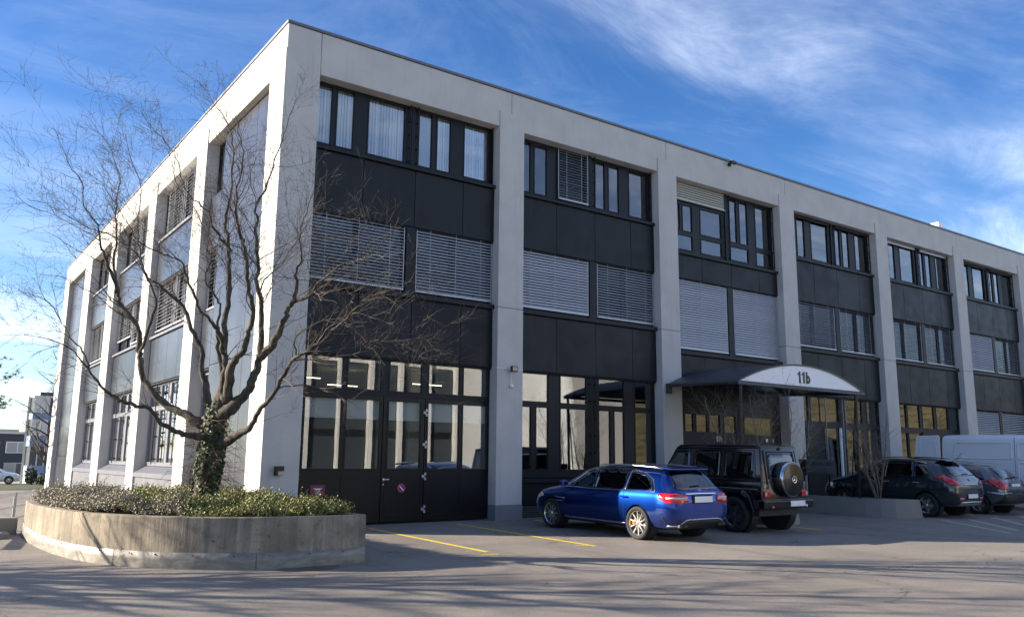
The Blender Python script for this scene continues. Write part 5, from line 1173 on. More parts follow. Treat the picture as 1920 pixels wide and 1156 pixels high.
def patch(bvh, poly, axis, sgn, off, mat, name, parent, step=0.07, rnd=0.0, kind=None):
    """a thin piece lying on the body: outline in the plane across the ray axis, projected on to the skin"""
    P = [Vector(p) for p in poly]
    if rnd > 0:
        Q = []; n = len(P)
        for i in range(n):
            a, b, c = P[i-1], P[i], P[(i+1) % n]; r1 = min(rnd, (a-b).length*.45); r2_ = min(rnd, (c-b).length*.45)
            s, e = b+(a-b).normalized()*r1, b+(c-b).normalized()*r2_
            for t in (0, .33, .67, 1): Q.append((1-t)**2*s+2*t*(1-t)*b+t*t*e)
        P = Q
    D = []
    for i in range(len(P)):
        a, b = P[i], P[(i+1) % len(P)]; n = max(1, int((b-a).length/step))
        for k in range(n): D.append(a.lerp(b, k/n))
    nb = len(D); x0 = min(p.x for p in D); x1 = max(p.x for p in D); y0 = min(p.y for p in D); y1 = max(p.y for p in D)
    pl = [(p.x, p.y) for p in D]; x = x0+step*.5
    while x < x1:
        y = y0+step*.5
        while y < y1:
            if in_poly(x, y, pl) and min((Vector((x, y))-q).length for q in D[:nb]) > step*.4: D.append(Vector((x, y)))
            y += step
        x += step
    V, E, F, *_ = delaunay_2d_cdt(D, [(i, (i+1) % nb) for i in range(nb)], [], 1, 1e-5)
    mb = MB(); ok = []
    for v in V:
        if axis == 'x': o = Vector((sgn*4, v.x, v.y)); d = Vector((-sgn, 0, 0))
        elif axis == 'y': o = Vector((v.x, sgn*6, v.y)); d = Vector((0, -sgn, 0))
        else: o = Vector((v.x, v.y, sgn*5)); d = Vector((0, 0, -sgn))
        h, nr, _i, _d = bvh.ray_cast(o, d)
        if h is None: ok.append(False); mb.v.append((0, 0, 0)); continue
        if nr.dot(d) > 0: nr = -nr
        mb.v.append(tuple(h+nr*off)); ok.append(True)
    for f in F:
        if all(ok[i] for i in f): mb.f.append(tuple(f))
    me = bpy.data.meshes.new(name); me.from_pydata(mb.v, [], mb.f); me.materials.append(mat)
    bm = bmesh.new(); bm.from_mesh(me); bmesh.ops.delete(bm, geom=[v for v in bm.verts if not v.link_faces], context='VERTS'); bmesh.ops.recalc_face_normals(bm, faces=bm.faces)
    for f in bm.faces: f.smooth = True
    bm.to_mesh(me); bm.free()
    o = link(name, me, parent, kind=kind)
    so = o.modifiers.new('thick', 'SOLIDIFY'); so.thickness = max(0.002, off*0.8); so.offset = 0
    return o
def strip(bvh, pts, w, axis, sgn, off, mat, name, parent):
    L = [Vector(p) for p in pts]; A, Bq = [], []
    for i, p in enumerate(L):
        t = (L[min(i+1, len(L)-1)]-L[max(0, i-1)]).normalized(); s = Vector((-t.y, t.x))*w/2; A.append(p+s); Bq.append(p-s)
    return patch(bvh, [tuple(q) for q in A]+[tuple(q) for q in reversed(Bq)], axis, sgn, off, mat, name, parent, step=0.05)
def wheel_meshes(Rr, width, rim_r, style, rim_mat):
    """left wheel, outer face towards -x"""
    w = width/2; t = MB()
    t.lathe([(-w*.72, rim_r*.97), (-w*.9, rim_r*1.01), (-w*1.0, (rim_r+Rr)/2), (-w*.92, Rr*.965), (-w*.75, Rr*.995), (-w*.3, Rr), (w*.3, Rr), (w*.75, Rr*.995), (w*.92, Rr*.965), (w, (rim_r+Rr)/2), (w*.9, rim_r), (w*.72, rim_r*.97)], 'x', 40)
    for g in (-.35, 0, .35): t.lathe([(w*g-.006, Rr+.0005), (w*g-.006, Rr+.002), (w*g+.006, Rr+.002), (w*g+.006, Rr+.0005)], 'x', 40)
    tyre = t.mesh('wheel', M['rubber'], True)
    r = MB(); xo = -w*.80
    r.lathe([(xo, rim_r), (xo-.008, rim_r*.985), (xo+.004, rim_r*.94), (w*.5, rim_r*.90), (w*.6, rim_r*.97)], 'x', 40)
    hub = rim_r*.17; xs = -w*.72
    r.lathe([(xs-.012, 0.0), (xs-.014, hub*.5), (xs-.004, hub), (xs+.05, hub*1.1)], 'x', 16)
    def spoke(a0, a1, w0, w1, r0=hub*.7, r1=rim_r*.955, dish=0.025):
        p0 = Vector((xs+.004, r0*math.cos(a0), r0*math.sin(a0))); p1 = Vector((xs-.0, r1*math.cos(a1), r1*math.sin(a1))); d = (p1-p0).normalized(); s = Vector((1, 0, 0)).cross(d).normalized()
        pm = p0.lerp(p1, .5)+Vector((dish*.3, 0, 0))
        for (a, b, wa, wb_) in ((p0, pm, w0, (w0+w1)/2), (pm, p1, (w0+w1)/2, w1)):
            b0 = len(r.v); r.v += [tuple(a-s*wa), tuple(a+s*wa), tuple(b+s*wb_), tuple(b-s*wb_)]+[tuple(q+Vector((.03, 0, 0))) for q in (a-s*wa*.6, a+s*wa*.6, b+s*wb_*.6, b-s*wb_*.6)]
            r.f += [(b0, b0+1, b0+2, b0+3), (b0, b0+4, b0+5, b0+1), (b0+1, b0+5, b0+6, b0+2), (b0+2, b0+6, b0+7, b0+3), (b0+3, b0+7, b0+4, b0)]
    if style == 'cross':
        for k in range(10):
            a = 2*math.pi*k/10; spoke(a, a+.30, .009, .008); spoke(a, a-.30, .009, .008)
    elif style == 'five':
        for k in range(5):
            a = 2*math.pi*k/5+.3; spoke(a-.10, a-.13, .020, .026); spoke(a+.10, a+.13, .020, .026)
    else:
        for k in range(5):
            a = 2*math.pi*k/5+.2; spoke(a-.12, a-.12, .016, .018); spoke(a+.12, a+.12, .016, .018)
    rim = r.mesh('rim', rim_mat, False)
    dk = MB(); dk.lathe([(w*.15, 0), (w*.15, rim_r*.93)], 'x', 30); disc = dk.mesh('wheel_backing', M['dark'])
    bd = MB(); bd.lathe([(-w*.25, rim_r*.25), (-w*.27, rim_r*.27), (-w*.27, rim_r*.72), (-w*.15, rim_r*.73)], 'x', 30); brake = bd.mesh('brake_disc', M['coping'])
    return tyre, rim, disc, brake
def add_wheels(car, Rr, width, rim_r, style, mat, xw, ys, caliper=False):
    ms = wheel_meshes(Rr, width, rim_r, style, mat)
    for y in ys:
        for s in (-1, 1):
            w = link('wheel', ms[0], car, (s*xw, y, Rr)); w.rotation_euler = (0.35*y+0.2*s, 0, 0 if s < 0 else math.pi)
            for nm, me in zip(('rim', 'wheel_backing', 'brake_disc'), ms[1:]): link(nm, me, w)
            if caliper:
                c = MB(); a0 = -0.35*y-0.2*s
                for k in range(3):
                    a = a0+R(-10)+k*R(9) if s < 0 else math.pi-(a0)+k*R(9); q = rim_r*.55; c.box(-width*.22, -width*.05, q*math.cos(a), q*math.cos(a)+.04, q*math.sin(a), q*math.sin(a)+.05)
                build(c, 'brake_caliper', M['amber'], w)
def cut_arches(body, Ra, xin, ys, zc, car):
    cutters = []
    for y in ys:
        for s in (-1, 1):
            c = MB(); c.lathe([(s*xin, 0.0), (s*xin, Ra), (s*1.3, Ra), (s*1.3, 0.0)], 'x', 40, (0, y, zc)); me = c.mesh('cutter')
            bm = bmesh.new(); bm.from_mesh(me); bmesh.ops.remove_doubles(bm, verts=bm.verts, dist=1e-4); bmesh.ops.recalc_face_normals(bm, faces=bm.faces); bm.to_mesh(me); bm.free()
            o = bpy.data.objects.new('cutter', me); COL.objects.link(o); o.parent = car; cutters.append(o)
            b = body.modifiers.new('arch', 'BOOLEAN'); b.operation = 'DIFFERENCE'; b.object = o; b.solver = 'EXACT'
    bake(body)
    for o in cutters: bpy.data.objects.remove(o)
    smooth_by_angle(body, 38)
    for y in ys:
        for s in (-1, 1):
            c = MB(); c.lathe([(s*(xin-.002), 0.0), (s*(xin+.003), Ra-.004), (s*(xin+.21), Ra-.004)], 'x', 30, (0, y, zc)); build(c, 'wheel_liner', M['plastic'], car)
def star_emblem(parent, loc, r, rx=90):
    p = MB(); p.tube([(r*math.cos(a), r*math.sin(a), 0) for a in [2*math.pi*k/20 for k in range(21)]], r*.10, 5, cap=False)
    for k in range(3):
        a = math.pi/2+2*math.pi*k/3; p.tube([(0, 0, 0), (r*.95*math.cos(a), r*.95*math.sin(a), 0)], [r*.14, r*.04], 4)
    o = build(p, 'emblem', M['chrome'], parent, loc=loc); o.rotation_euler = (R(rx), 0, 0); return o

# ---- blue estate -------------------------------------------------------
def estate(name, label, loc, rz, paint, detail=True, rim='rim_silver', cat='car'):
    car = thing(name, label, cat, loc, rz)
    S = [(-2.40, car_ring(.40, .58, .74, .80, .52, .66, .60, .52, .0)), (-2.37, car_ring(.34, .56, .84, .95, .66, .80, .74, .64, .0)), (-2.29, car_ring(.28, .56, .93, 1.03, .74, .88, .82, .66, .01)),
         (-2.15, car_ring(.24, .56, .965, 1.17, .80, .91, .855, .62, .02)), (-1.97, car_ring(.22, .56, .97, 1.385, .82, .92, .865, .60, .03)), (-1.86, car_ring(.21, .56, .965, 1.425, .83, .905, .86, .605, .03)),
         (-1.35, car_ring(.20, .56, .955, 1.445, .83, .905, .86, .62, .03)), (-.5, car_ring(.19, .55, .94, 1.465, .83, .915, .868, .63, .03)), (.15, car_ring(.19, .55, .925, 1.45, .83, .91, .865, .625, .03)),
         (.55, car_ring(.19, .55, .92, 1.36, .83, .91, .865, .63, .03)), (.95, car_ring(.19, .55, .92, 1.14, .83, .91, .86, .66, .03)), (1.25, car_ring(.19, .55, .91, .985, .83, .91, .85, .70, .03)),
         (1.7, car_ring(.19, .54, .87, .925, .82, .905, .82, .68, .03)), (2.05, car_ring(.20, .52, .78, .83, .76, .86, .76, .60, .02)), (2.22, car_ring(.22, .48, .66, .70, .62, .72, .64, .5, .01)), (2.27, car_ring(.26, .44, .56, .60, .45, .55, .5, .4, .0))]
    body = loft_body(S, 'body', paint, car, 2)
    bv = bvh_of(body); g = M['car_glass']; tr = M['satin']
    for s in (-1, 1):
        patch(bv, [(.86, .965), (.34, 1.29), (.02, 1.365), (-.04, .975)], 'x', s, .006, g, 'side_window', car, rnd=.05)
        patch(bv, [(-.08, .975), (-.04, 1.37), (-.55, 1.385), (-.98, 1.365), (-1.02, .985)], 'x', s, .006, g, 'side_window', car, rnd=.05)
        patch(bv, [(-1.06, .985), (-1.03, 1.36), (-1.42, 1.32), (-1.72, 1.18), (-1.86, 1.0)], 'x', s, .006, g, 'side_window', car, rnd=.06)
        strip(bv, [(.92, .955), (.2, .955), (-.6, .96), (-1.3, .965), (-1.90, .975)], .022, 'x', s, .012, M['chrome'], 'window_trim', car)
        strip(bv, [(.9, .955), (.36, 1.305), (.05, 1.385), (-.5, 1.405), (-1.05, 1.385), (-1.45, 1.335), (-1.75, 1.20), (-1.91, .98)], .018, 'x', s, .012, M['chrome'], 'window_trim', car)
        strip(bv, [(-1.04, .98), (-1.04, 1.37)], .03, 'x', s, .012, M['chrome'], 'window_trim', car)
        strip(bv, [(-1.02, .30), (.98, .30)], .028, 'x', s, .012, tr, 'sill_trim', car)
        for yy in (-.06, -1.02, .92): strip(bv, [(yy, .34), (yy-.0, .95)], .008, 'x', s, .0015, M['dark'], 'door_gap', car)
        for yy in (-.22, -1.16):
            p = MB(); p.box(s*.905, s*.945, yy, yy+.20, .835, .862); build(p, 'door_handle', paint, car, bevel=.012, seg=2)
        p = MB(); p.tube([(s*.60, .02, 1.455), (s*.612, -.15, 1.476), (s*.62, -.9, 1.485), (s*.61, -1.7, 1.455), (s*.59, -1.88, 1.425)], [.010, .015, .015, .015, .010], 8); build(p, 'roof_rail', M['satin'], car, smooth=True)
        p = MB(); p.box(s*.88, s*1.06, .78, .92, .98, 1.09); build(p, 'mirror', paint, car, bevel=.03, seg=3)
        patch(bv, [(-2.34, .75), (-2.30, .91), (-2.12, .955), (-2.0, .945), (-2.04, .86), (-2.22, .78)], 'x', s, .010, M['tail'], 'tail_light', car, rnd=.04, step=.05)
        patch(bv, [(s*.40, .80), (s*.44, .92), (s*.66, .955), (s*.88, .95), (s*.88, .80), (s*.66, .755)], 'y', -1, .010, M['tail'], 'tail_light', car, rnd=.03, step=.05)
        strip(bv, [(s*.46, .865), (s*.86, .865)], .03, 'y', -1, .016, M['tail_clear'], 'lamp_insert', car)
        strip(bv, [(1.25, .72), (1.02, .705), (.90, .70)], .02, 'x', s, .010, tr, 'wing_trim', car)
        strip(bv, [(1.22, .64), (.98, .635)], .012, 'x', s, .010, tr, 'wing_badge', car)
        patch(bv, [(s*.30, .56), (s*.52, .66), (s*.72, .62), (s*.66, .50)], 'y', 1, .008, M['tail_clear'], 'headlight', car, rnd=.04)
        patch(bv, [(2.02, .62), (2.10, .72), (1.80, .78), (1.70, .72)], 'x', s, .008, M['tail_clear'], 'headlight', car, rnd=.04)
        # flared bumper corner fin and exhaust pair
        strip(bv, [(-2.30, .33), (-2.16, .40), (-2.10, .52)], .03, 'x', s, .006, M['dark'], 'bumper_vent', car)
        p = MB()
        for dx in (.50, .62): p.prism([(s*dx-.05, -2.40, .30), (s*dx+.05, -2.40, .30), (s*dx+.055, -2.40, .37), (s*dx-.045, -2.40, .37)], (0, .18, 0))
        build(p, 'exhaust', M['black'], car, bevel=.008)
    patch(bv, [(-.62, 1.03), (-.60, 1.16), (-.50, 1.375), (.50, 1.375), (.60, 1.16), (.62, 1.03)], 'y', -1, .008, g, 'rear_window', car, rnd=.06)
    patch(bv, [(-.70, .97), (-.52, .28), (.52, .28), (.70, .97)] if False else [(-.62, .96), (-.66, 1.0), (.66, 1.0), (.62, .96)], 'y', -1, .005, paint, 'tailgate_edge', car)
    patch(bv, [(-.60, 1.40), (-.60, 1.44), (.60, 1.44), (.60, 1.40)], 'y', -1, .02, M['black'], 'spoiler_edge', car)
    p = MB(); P = [(-.60, -1.84, 1.445), (.60, -1.84, 1.445), (.56, -2.06, 1.405), (-.56, -2.06, 1.405)]; p.prism(P, (0, 0, .026)); build(p, 'roof_spoiler', paint, car, bevel=.012, seg=2)
    strip(bv, [(-.46, .945), (0, .95), (.46, .945)], .022, 'y', -1, .014, M['chrome'], 'tailgate_trim', car)
    p = MB(); p.box(-.26, .26, -2.435, -2.42, .78, .90); pl = build(p, 'number_plate', M['plate'], car, bevel=.004)
    patch(bv, [(-.30, .76), (-.30, .92), (.30, .92), (.30, .76)], 'y', -1, .006, M['dark'], 'plate_recess', car)
    star_emblem(car, (0, -2.315, 1.005), .04, 62)
    strip(bv, [(-.22, 1.075), (.05, 1.09)], .016, 'y', -1, .02, M['dark'], 'wiper', car)
    patch(bv, [(-.70, .26), (-.66, .44), (.66, .44), (.70, .26)], 'y', -1, .006, M['plastic'], 'rear_diffuser', car, rnd=.03)
    strip(bv, [(-.84, .33), (-.66, .34), (-.50, .44), (-.40, .455), (.40, .455), (.50, .44), (.66, .34), (.84, .33)], .020, 'y', -1, .016, M['satin'], 'diffuser_trim', car)
    patch(bv, [(-.58, .99), (-.52, 1.40), (.52, 1.40), (.58, .99)] if False else [(-.62, .62), (-.56, 1.34), (.56, 1.34), (.62, .62)], 'z', 1, .006, g, 'windscreen', car, rnd=.05)
    cut_arches(body, .365, .62, (-1.42, 1.42), .335, car)
    add_wheels(car, .333, .26, .248, 'cross', M[rim], .775, (-1.42, 1.42), caliper=detail)
    return car
def pitch_to_ground(o, y0, y1):
    x, y = o.location.x, o.location.y; z0, z1 = gz(x, y+y0), gz(x, y+y1)
    o.location.z = (z0+z1)/2; zx0, zx1 = gz(x-.8, y), gz(x+.8, y)
    o.rotation_euler = (math.atan2(z1-z0, y1-y0), -math.atan2(zx1-zx0, 1.6), o.rotation_euler.z)
c = estate('blue_estate_car', 'metallic blue estate car parked nose in, rear wheel in sunlight', (7.02, -3.52, 0), 0, M['blue_paint']); pitch_to_ground(c, -1.42, 1.42)
c = estate('white_estate_car', 'white estate car parked along the far street at the left edge', (0.10, 67.5, -0.87), R(-94), M['van_white'], False)

# ---- black off-roader --------------------------------------------------
car = thing('black_offroader', 'boxy black off-road vehicle with round spare wheel cover on the back door', 'car', (10.07, -3.45, 0))
bp_ = M['black_car']
def body_prism(name, prof, hw0, hw1, z0, z1, mat, bevel=.03):
    """side outline in (y, z); half width shrinks linearly from hw0 at z0 to hw1 at z1"""
    mb = MB(); n = len(prof)
    def hw(z): t = max(0, min(1, (z-z0)/(z1-z0))); return hw0+(hw1-hw0)*t
    for s in (-1, 1):
        for y, z in prof: mb.v.append((s*hw(z), y, z))
    mb.f.append(tuple(range(n))); mb.f.append(tuple(range(2*n-1, n-1, -1)))
    for i in range(n): j = (i+1) % n; mb.f.append((i, n+i, n+j, j))
    o = build(mb, name, mat, car); b = o.modifiers.new('b', 'BEVEL'); b.width = bevel; b.segments = 3; b.limit_method = 'ANGLE'; bake(o); smooth_by_angle(o, 30); return o
low = body_prism('body', [(-2.14, .52), (2.10, .52), (2.16, .70), (2.14, 1.08), (.95, 1.14), (-2.16, 1.14), (-2.17, .70)], .80, .79, .5, 1.1, bp_, .035)
cab = body_prism('cabin', [(-2.155, 1.10), (.98, 1.10), (.52, 1.84), (.40, 1.93), (-.9, 1.955), (-1.98, 1.93), (-2.03, 1.88)], .775, .645, 1.1, 1.93, bp_, .045)
bv = bvh_of(low, cab); g = M['car_glass']
for s in (-1, 1):
    patch(bv, [(.82, 1.20), (.46, 1.76), (.02, 1.79), (-.02, 1.20)], 'x', s, .007, M['glass'] if False else g, 'side_window', car, rnd=.05)
    patch(bv, [(-.12, 1.20), (-.12, 1.79), (-.92, 1.79), (-.92, 1.20)], 'x', s, .007, g, 'side_window', car, rnd=.06)
    patch(bv, [(-1.06, 1.20), (-1.06, 1.79), (-1.86, 1.78), (-1.95, 1.20)], 'x', s, .007, g, 'side_window', car, rnd=.07)
    for q in ([(-1.02, 1.165), (-1.02, 1.825), (-1.89, 1.815), (-1.99, 1.165), (-1.02, 1.165)], [(.0, 1.165), (.0, 1.825), (-.97, 1.825), (-.97, 1.165), (0, 1.165)]):
        for a_, b_ in zip(q[:-1], q[1:]): strip(bv, [a_, b_], .014, 'x', s, .004, M['plastic'], 'window_seal', car)
    strip(bv, [(1.9, .945), (-2.1, .945)], .045, 'x', s, .020, M['plastic'], 'side_strip', car)
    strip(bv, [(-.98, .972), (-2.05, .972)], .012, 'x', s, .026, M['satin'], 'strip_insert', car)
    strip(bv, [(.45, 1.865), (-1.98, 1.875)], .025, 'x', s, .020, M['plastic'], 'roof_gutter', car)
    for yy in (.02, -1.0): strip(bv, [(yy, .56), (yy, 1.82)], .008, 'x', s, .002, M['dark'], 'door_gap', car)
    for yy in (-.16, -1.16):
        p = MB(); p.box(s*.80, s*.835, yy, yy+.13, 1.055, 1.085); build(p, 'door_handle', M['black'], car, bevel=.006)
    p = MB(); p.box(s*.80, s*1.02, .72, .86, 1.20, 1.40); build(p, 'mirror', bp_, car, bevel=.03, seg=2)
    p = MB(); p.box(s*.78, s*.93, -.92, .90, .40, .455); build(p, 'running_board', M['black'], car, bevel=.012)
    for y in (-1.425, 1.425):                       # angular wheel flares
        p = MB(); O = [(-.60, .50), (-.46, .86), (-.30, .965), (.30, .965), (.46, .86), (.60, .50)]; I = [(-.49, .50), (-.40, .76), (-.24, .86), (.24, .86), (.40, .76), (.49, .50)]
        n = 6; 
        for pts, dx in ((O, 0), (I, 0)): 
            for yy, z in pts: p.v.append((s*.775, y+yy, z))
        for yy, z in O: p.v.append((s*.90, y+yy*.97, z-.015))
        for yy, z in I: p.v.append((s*.925, y+yy, z))
        for i in range(n-1): p.f += [(i, i+1, 2*n+i+1, 2*n+i), (2*n+i, 2*n+i+1, 3*n+i+1, 3*n+i), (3*n+i, 3*n+i+1, n+i+1, n+i)]
        p.f += [(0, 2*n, 3*n, n), (n-1, 2*n-1, 4*n-1, 3*n-1)]
        build(p, 'wheel_flare', bp_, car, bevel=.012, seg=2)
    p = MB(); p.box(s*.56, s*.76, -2.215, -2.165, .80, .93); tl = build(p, 'tail_light', M['tail'], car, bevel=.012, seg=2)
    p = MB(); p.box(s*.70, s*.755, -2.222, -2.2155, .83, .90); build(p, 'lamp_insert', M['tail_clear'], tl)
    p = MB(); p.lathe([(-2.30, 0.0), (-2.305, .03), (-2.29, .035), (-2.26, .035)], 'y', 14, (s*.60, 0, .605)); build(p, 'bumper_reflector', M['tail' if s < 0 else 'tail_clear'], car)
    p = MB(); p.box(s*.60, s*.72, 1.55, 1.70, 1.10, 1.16); build(p, 'indicator', M['tail_clear'], car, bevel=.02)
p = MB(); p.box(-.88, .88, -2.29, -2.12, .55, .735); build(p, 'rear_bumper', M['black_car'], car, bevel=.03, seg=3)
p = MB(); p.box(-.88, .88, 2.10, 2.26, .52, .78); build(p, 'front_bumper', M['black_car'], car, bevel=.03, seg=3)
p = MB(); p.box(-.84, -.77, -2.13, -1.95, .54, .74); p.box(.77, .84, -2.13, -1.95, .54, .74); p.box(-.70, .70, -2.0, 1.9, .38, .54); build(p, 'underbody', M['plastic'], car)
patch(bv, [(-.47, 1.26), (-.42, 1.74), (.42, 1.74), (.47, 1.26)], 'y', -1, .008, g, 'rear_window', car, rnd=.06)
for q in ([(-.52, 1.20), (-.46, 1.79), (.46, 1.79), (.52, 1.20), (-.52, 1.20)],):
    for a_, b_ in zip(q[:-1], q[1:]): strip(bv, [a_, b_], .022, 'y', -1, .012, M['plastic'], 'window_seal', car)
strip(bv, [(-.60, .98), (-.58, 1.82)], .02, 'y', -1, .018, M['plastic'], 'door_hinge_line', car); strip(bv, [(.60, .98), (.55, 1.82)], .012, 'y', -1, .004, M['dark'], 'door_gap', car)
patch(bv, [(-.07, 1.855), (0, 1.89), (.07, 1.855), (0, 1.82)], 'y', -1, .02, M['dark'], 'brake_lamp', car)
p = MB(); p.lathe([(-2.06, .34), (-2.10, .385), (-2.33, .385), (-2.37, .365), (-2.375, .350)], 'y', 48, (.06, 0, 1.19)); sc = build(p, 'spare_wheel_cover', M['black_car'], car, smooth=True)
p = MB(); p.lathe([(-2.16, .3865), (-2.16, .391), (-2.345, .391), (-2.365, .372), (-2.372, .352)], 'y', 48, (.06, 0, 1.19)); build(p, 'cover_ring', M['brushed'], sc, smooth=True)
p = MB(); p.lathe([(-2.376, .351), (-2.380, .32), (-2.382, 0.0)], 'y', 48, (.06, 0, 1.19)); build(p, 'cover_face', M['black_car'], sc, smooth=True)
star_emblem(car, (.06, -2.395, 1.19), .075, 90)
lt = text_mesh('G 63', .085, .003, M['chrome'], .002); o = link('lettering', lt, car); o.rotation_euler = (R(90), 0, 0); o.location = (-.66, -2.185, 1.055) if False else (.44, -2.0, 1.0); o.location = (-.66, -2.180, 1.03); o.scale = (.8, 1, 1)
p = MB(); p.box(.0, .52, -2.325, -2.31, .595, .715); build(p, 'number_plate', M['plate'], car, bevel=.004)
p = MB(); p.tube([(-.45, 1.0, 1.16), (.45, 1.0, 1.16)], .02, 6); build(p, 'wiper', M['plastic'], car)
patch(bv, [(-.66, .60), (-.60, .90), (.60, .90), (.66, .60)], 'z', 1, .006, g, 'windscreen', car, rnd=.04)
cut_arches(low, .46, .58, (-1.425, 1.425), .42, car)
add_wheels(car, .392, .28, .262, 'five', M['rim_dark'], .765, (-1.425, 1.425)); pitch_to_ground(car, -1.425, 1.425)

# ---- dark crossover and grey hatchback ---------------------------------
car = thing('dark_crossover_car', 'dark blue grey crossover parked right of the long planter, nose to the building', 'car', (18.54, -3.42, 0))
pt_ = M['grey_car']
S = [(-2.17, car_ring(.44, .62, .78, .84, .5, .66, .60, .5, .0)), (-2.14, car_ring(.38, .62, .90, 1.02, .66, .80, .74, .62, .0)), (-2.05, car_ring(.33, .64, 1.00, 1.12, .76, .885, .83, .64, .01)),
     (-1.88, car_ring(.30, .64, 1.04, 1.30, .82, .915, .865, .60, .02)), (-1.62, car_ring(.28, .64, 1.06, 1.55, .84, .92, .87, .58, .03)), (-1.35, car_ring(.26, .63, 1.06, 1.605, .84, .92, .87, .60, .03)),
     (-.6, car_ring(.25, .62, 1.04, 1.64, .84, .918, .87, .62, .03)), (.1, car_ring(.25, .62, 1.02, 1.63, .84, .915, .865, .62, .03)), (.55, car_ring(.25, .62, 1.01, 1.50, .84, .915, .86, .62, .03)),
     (1.05, car_ring(.25, .62, 1.00, 1.22, .84, .91, .85, .66, .03)), (1.35, car_ring(.25, .62, .99, 1.07, .84, .91, .84, .68, .03)), (1.8, car_ring(.26, .60, .93, .98, .80, .88, .79, .62, .03)),
     (2.06, car_ring(.28, .56, .80, .84, .68, .76, .68, .5, .02)), (2.18, car_ring(.32, .50, .64, .68, .5, .58, .5, .4, .0))]
body = loft_body(S, 'body', pt_, car, 2); bv = bvh_of(body)
for s in (-1, 1):
    patch(bv, [(1.02, 1.05), (.42, 1.46), (-.02, 1.535), (-.02, 1.065)], 'x', s, .006, g, 'side_window', car, rnd=.05)
    patch(bv, [(-.06, 1.07), (-.06, 1.54), (-.90, 1.53), (-.93, 1.10)], 'x', s, .006, g, 'side_window', car, rnd=.05)
    patch(bv, [(-.97, 1.10), (-.94, 1.52), (-1.20, 1.49), (-1.42, 1.30), (-1.46, 1.16)], 'x', s, .006, g, 'side_window', car, rnd=.06)
    strip(bv, [(1.05, 1.05), (.44, 1.475), (0, 1.555), (-.9, 1.55), (-1.24, 1.50)], .016, 'x', s, .012, M['chrome'], 'window_trim', car)
    patch(bv, [(-1.76, 1.10), (-1.86, .98), (-2.12, .92), (-2.08, 1.03), (-1.86, 1.14), (-1.72, 1.24)], 'x', s, .010, M['tail'], 'tail_light', car, rnd=.03, step=.05)
    patch(bv, [(s*.87, .93), (s*.84, 1.12), (s*.76, 1.18), (s*.70, 1.04), (s*.48, .98), (s*.50, .92)], 'y', -1, .012, M['tail'], 'tail_light', car, rnd=.03, step=.05)
    patch(bv, [(s*.66, .50), (s*.66, .57), (s*.44, .57), (s*.44, .50)], 'y', -1, .008, M['tail'], 'rear_reflector', car, rnd=.02)
    for yy in (-.04, -.95): strip(bv, [(yy, .36), (yy, 1.05)], .008, 'x', s, .0015, M['dark'], 'door_gap', car)
    for yy in (-.24, -1.16):
        p = MB(); p.box(s*.915, s*.948, yy, yy+.19, .945, .97); build(p, 'door_handle', M['satin'], car, bevel=.01)
    p = MB(); p.box(s*.89, s*1.06, .86, .98, 1.08, 1.22); build(p, 'mirror', M['satin'], car, bevel=.035, seg=3)
    p = MB(); p.tube([(s*.60, .2, 1.635), (s*.61, -.5, 1.665), (s*.59, -1.35, 1.625)], .013, 6); build(p, 'roof_rail', M['black'], car)
patch(bv, [(-.62, 1.17), (-.52, 1.50), (.52, 1.50), (.62, 1.17)], 'y', -1, .008, g, 'rear_window', car, rnd=.07)
p = MB(); P = [(-.58, -1.42, 1.60), (.58, -1.42, 1.60), (.52, -1.78, 1.565), (-.52, -1.78, 1.565)]; p.prism(P, (0, 0, .03)); build(p, 'roof_spoiler', pt_, car, bevel=.012)
strip(bv, [(-.40, .925), (.40, .925)], .03, 'y', -1, .012, M['satin'], 'tailgate_trim', car)
strip(bv, [(-.80, .80), (.80, .80)], .012, 'y', -1, .004, M['dark'], 'tailgate_gap', car)
p = MB(); p.box(-.26, .26, -2.21, -2.195, .55, .665); build(p, 'number_plate', M['plate'], car, bevel=.004); patch(bv, [(-.32, .52), (-.32, .70), (.32, .70), (.32, .52)], 'y', -1, .006, M['plastic'], 'plate_recess', car)
patch(bv, [(-.62, .34), (-.56, .46), (.56, .46), (.62, .34)], 'y', -1, .008, M['satin'], 'skid_plate', car, rnd=.03)
strip(bv, [(-.15, 1.19), (.18, 1.205)], .02, 'y', -1, .02, M['dark'], 'wiper', car)
p = MB(); p.tube([(.45, -1.52, 1.60), (.50, -1.72, 1.80)], .008, 4); p.tube([(-.05, -1.70, 1.60), (0.0, -1.95, 1.70)], .006, 4); build(p, 'antenna', M['black'], car)
patch(bv, [(.02, 1.03), (.0, 1.09), (.04, 1.09), (.06, 1.03)], 'y', -1, .02, M['chrome'], 'emblem', car)
patch(bv, [(.66, 1.04), (.70, 1.10), (.64, 1.10)], 'y', -1, .012, M['white'], 'round_sticker', car)
cut_arches(body, .385, .62, (-1.305, 1.305), .35, car)
add_wheels(car, .335, .23, .225, 'double', M['rim_silver'], .79, (-1.305, 1.305)); pitch_to_ground(car, -1.3, 1.3)

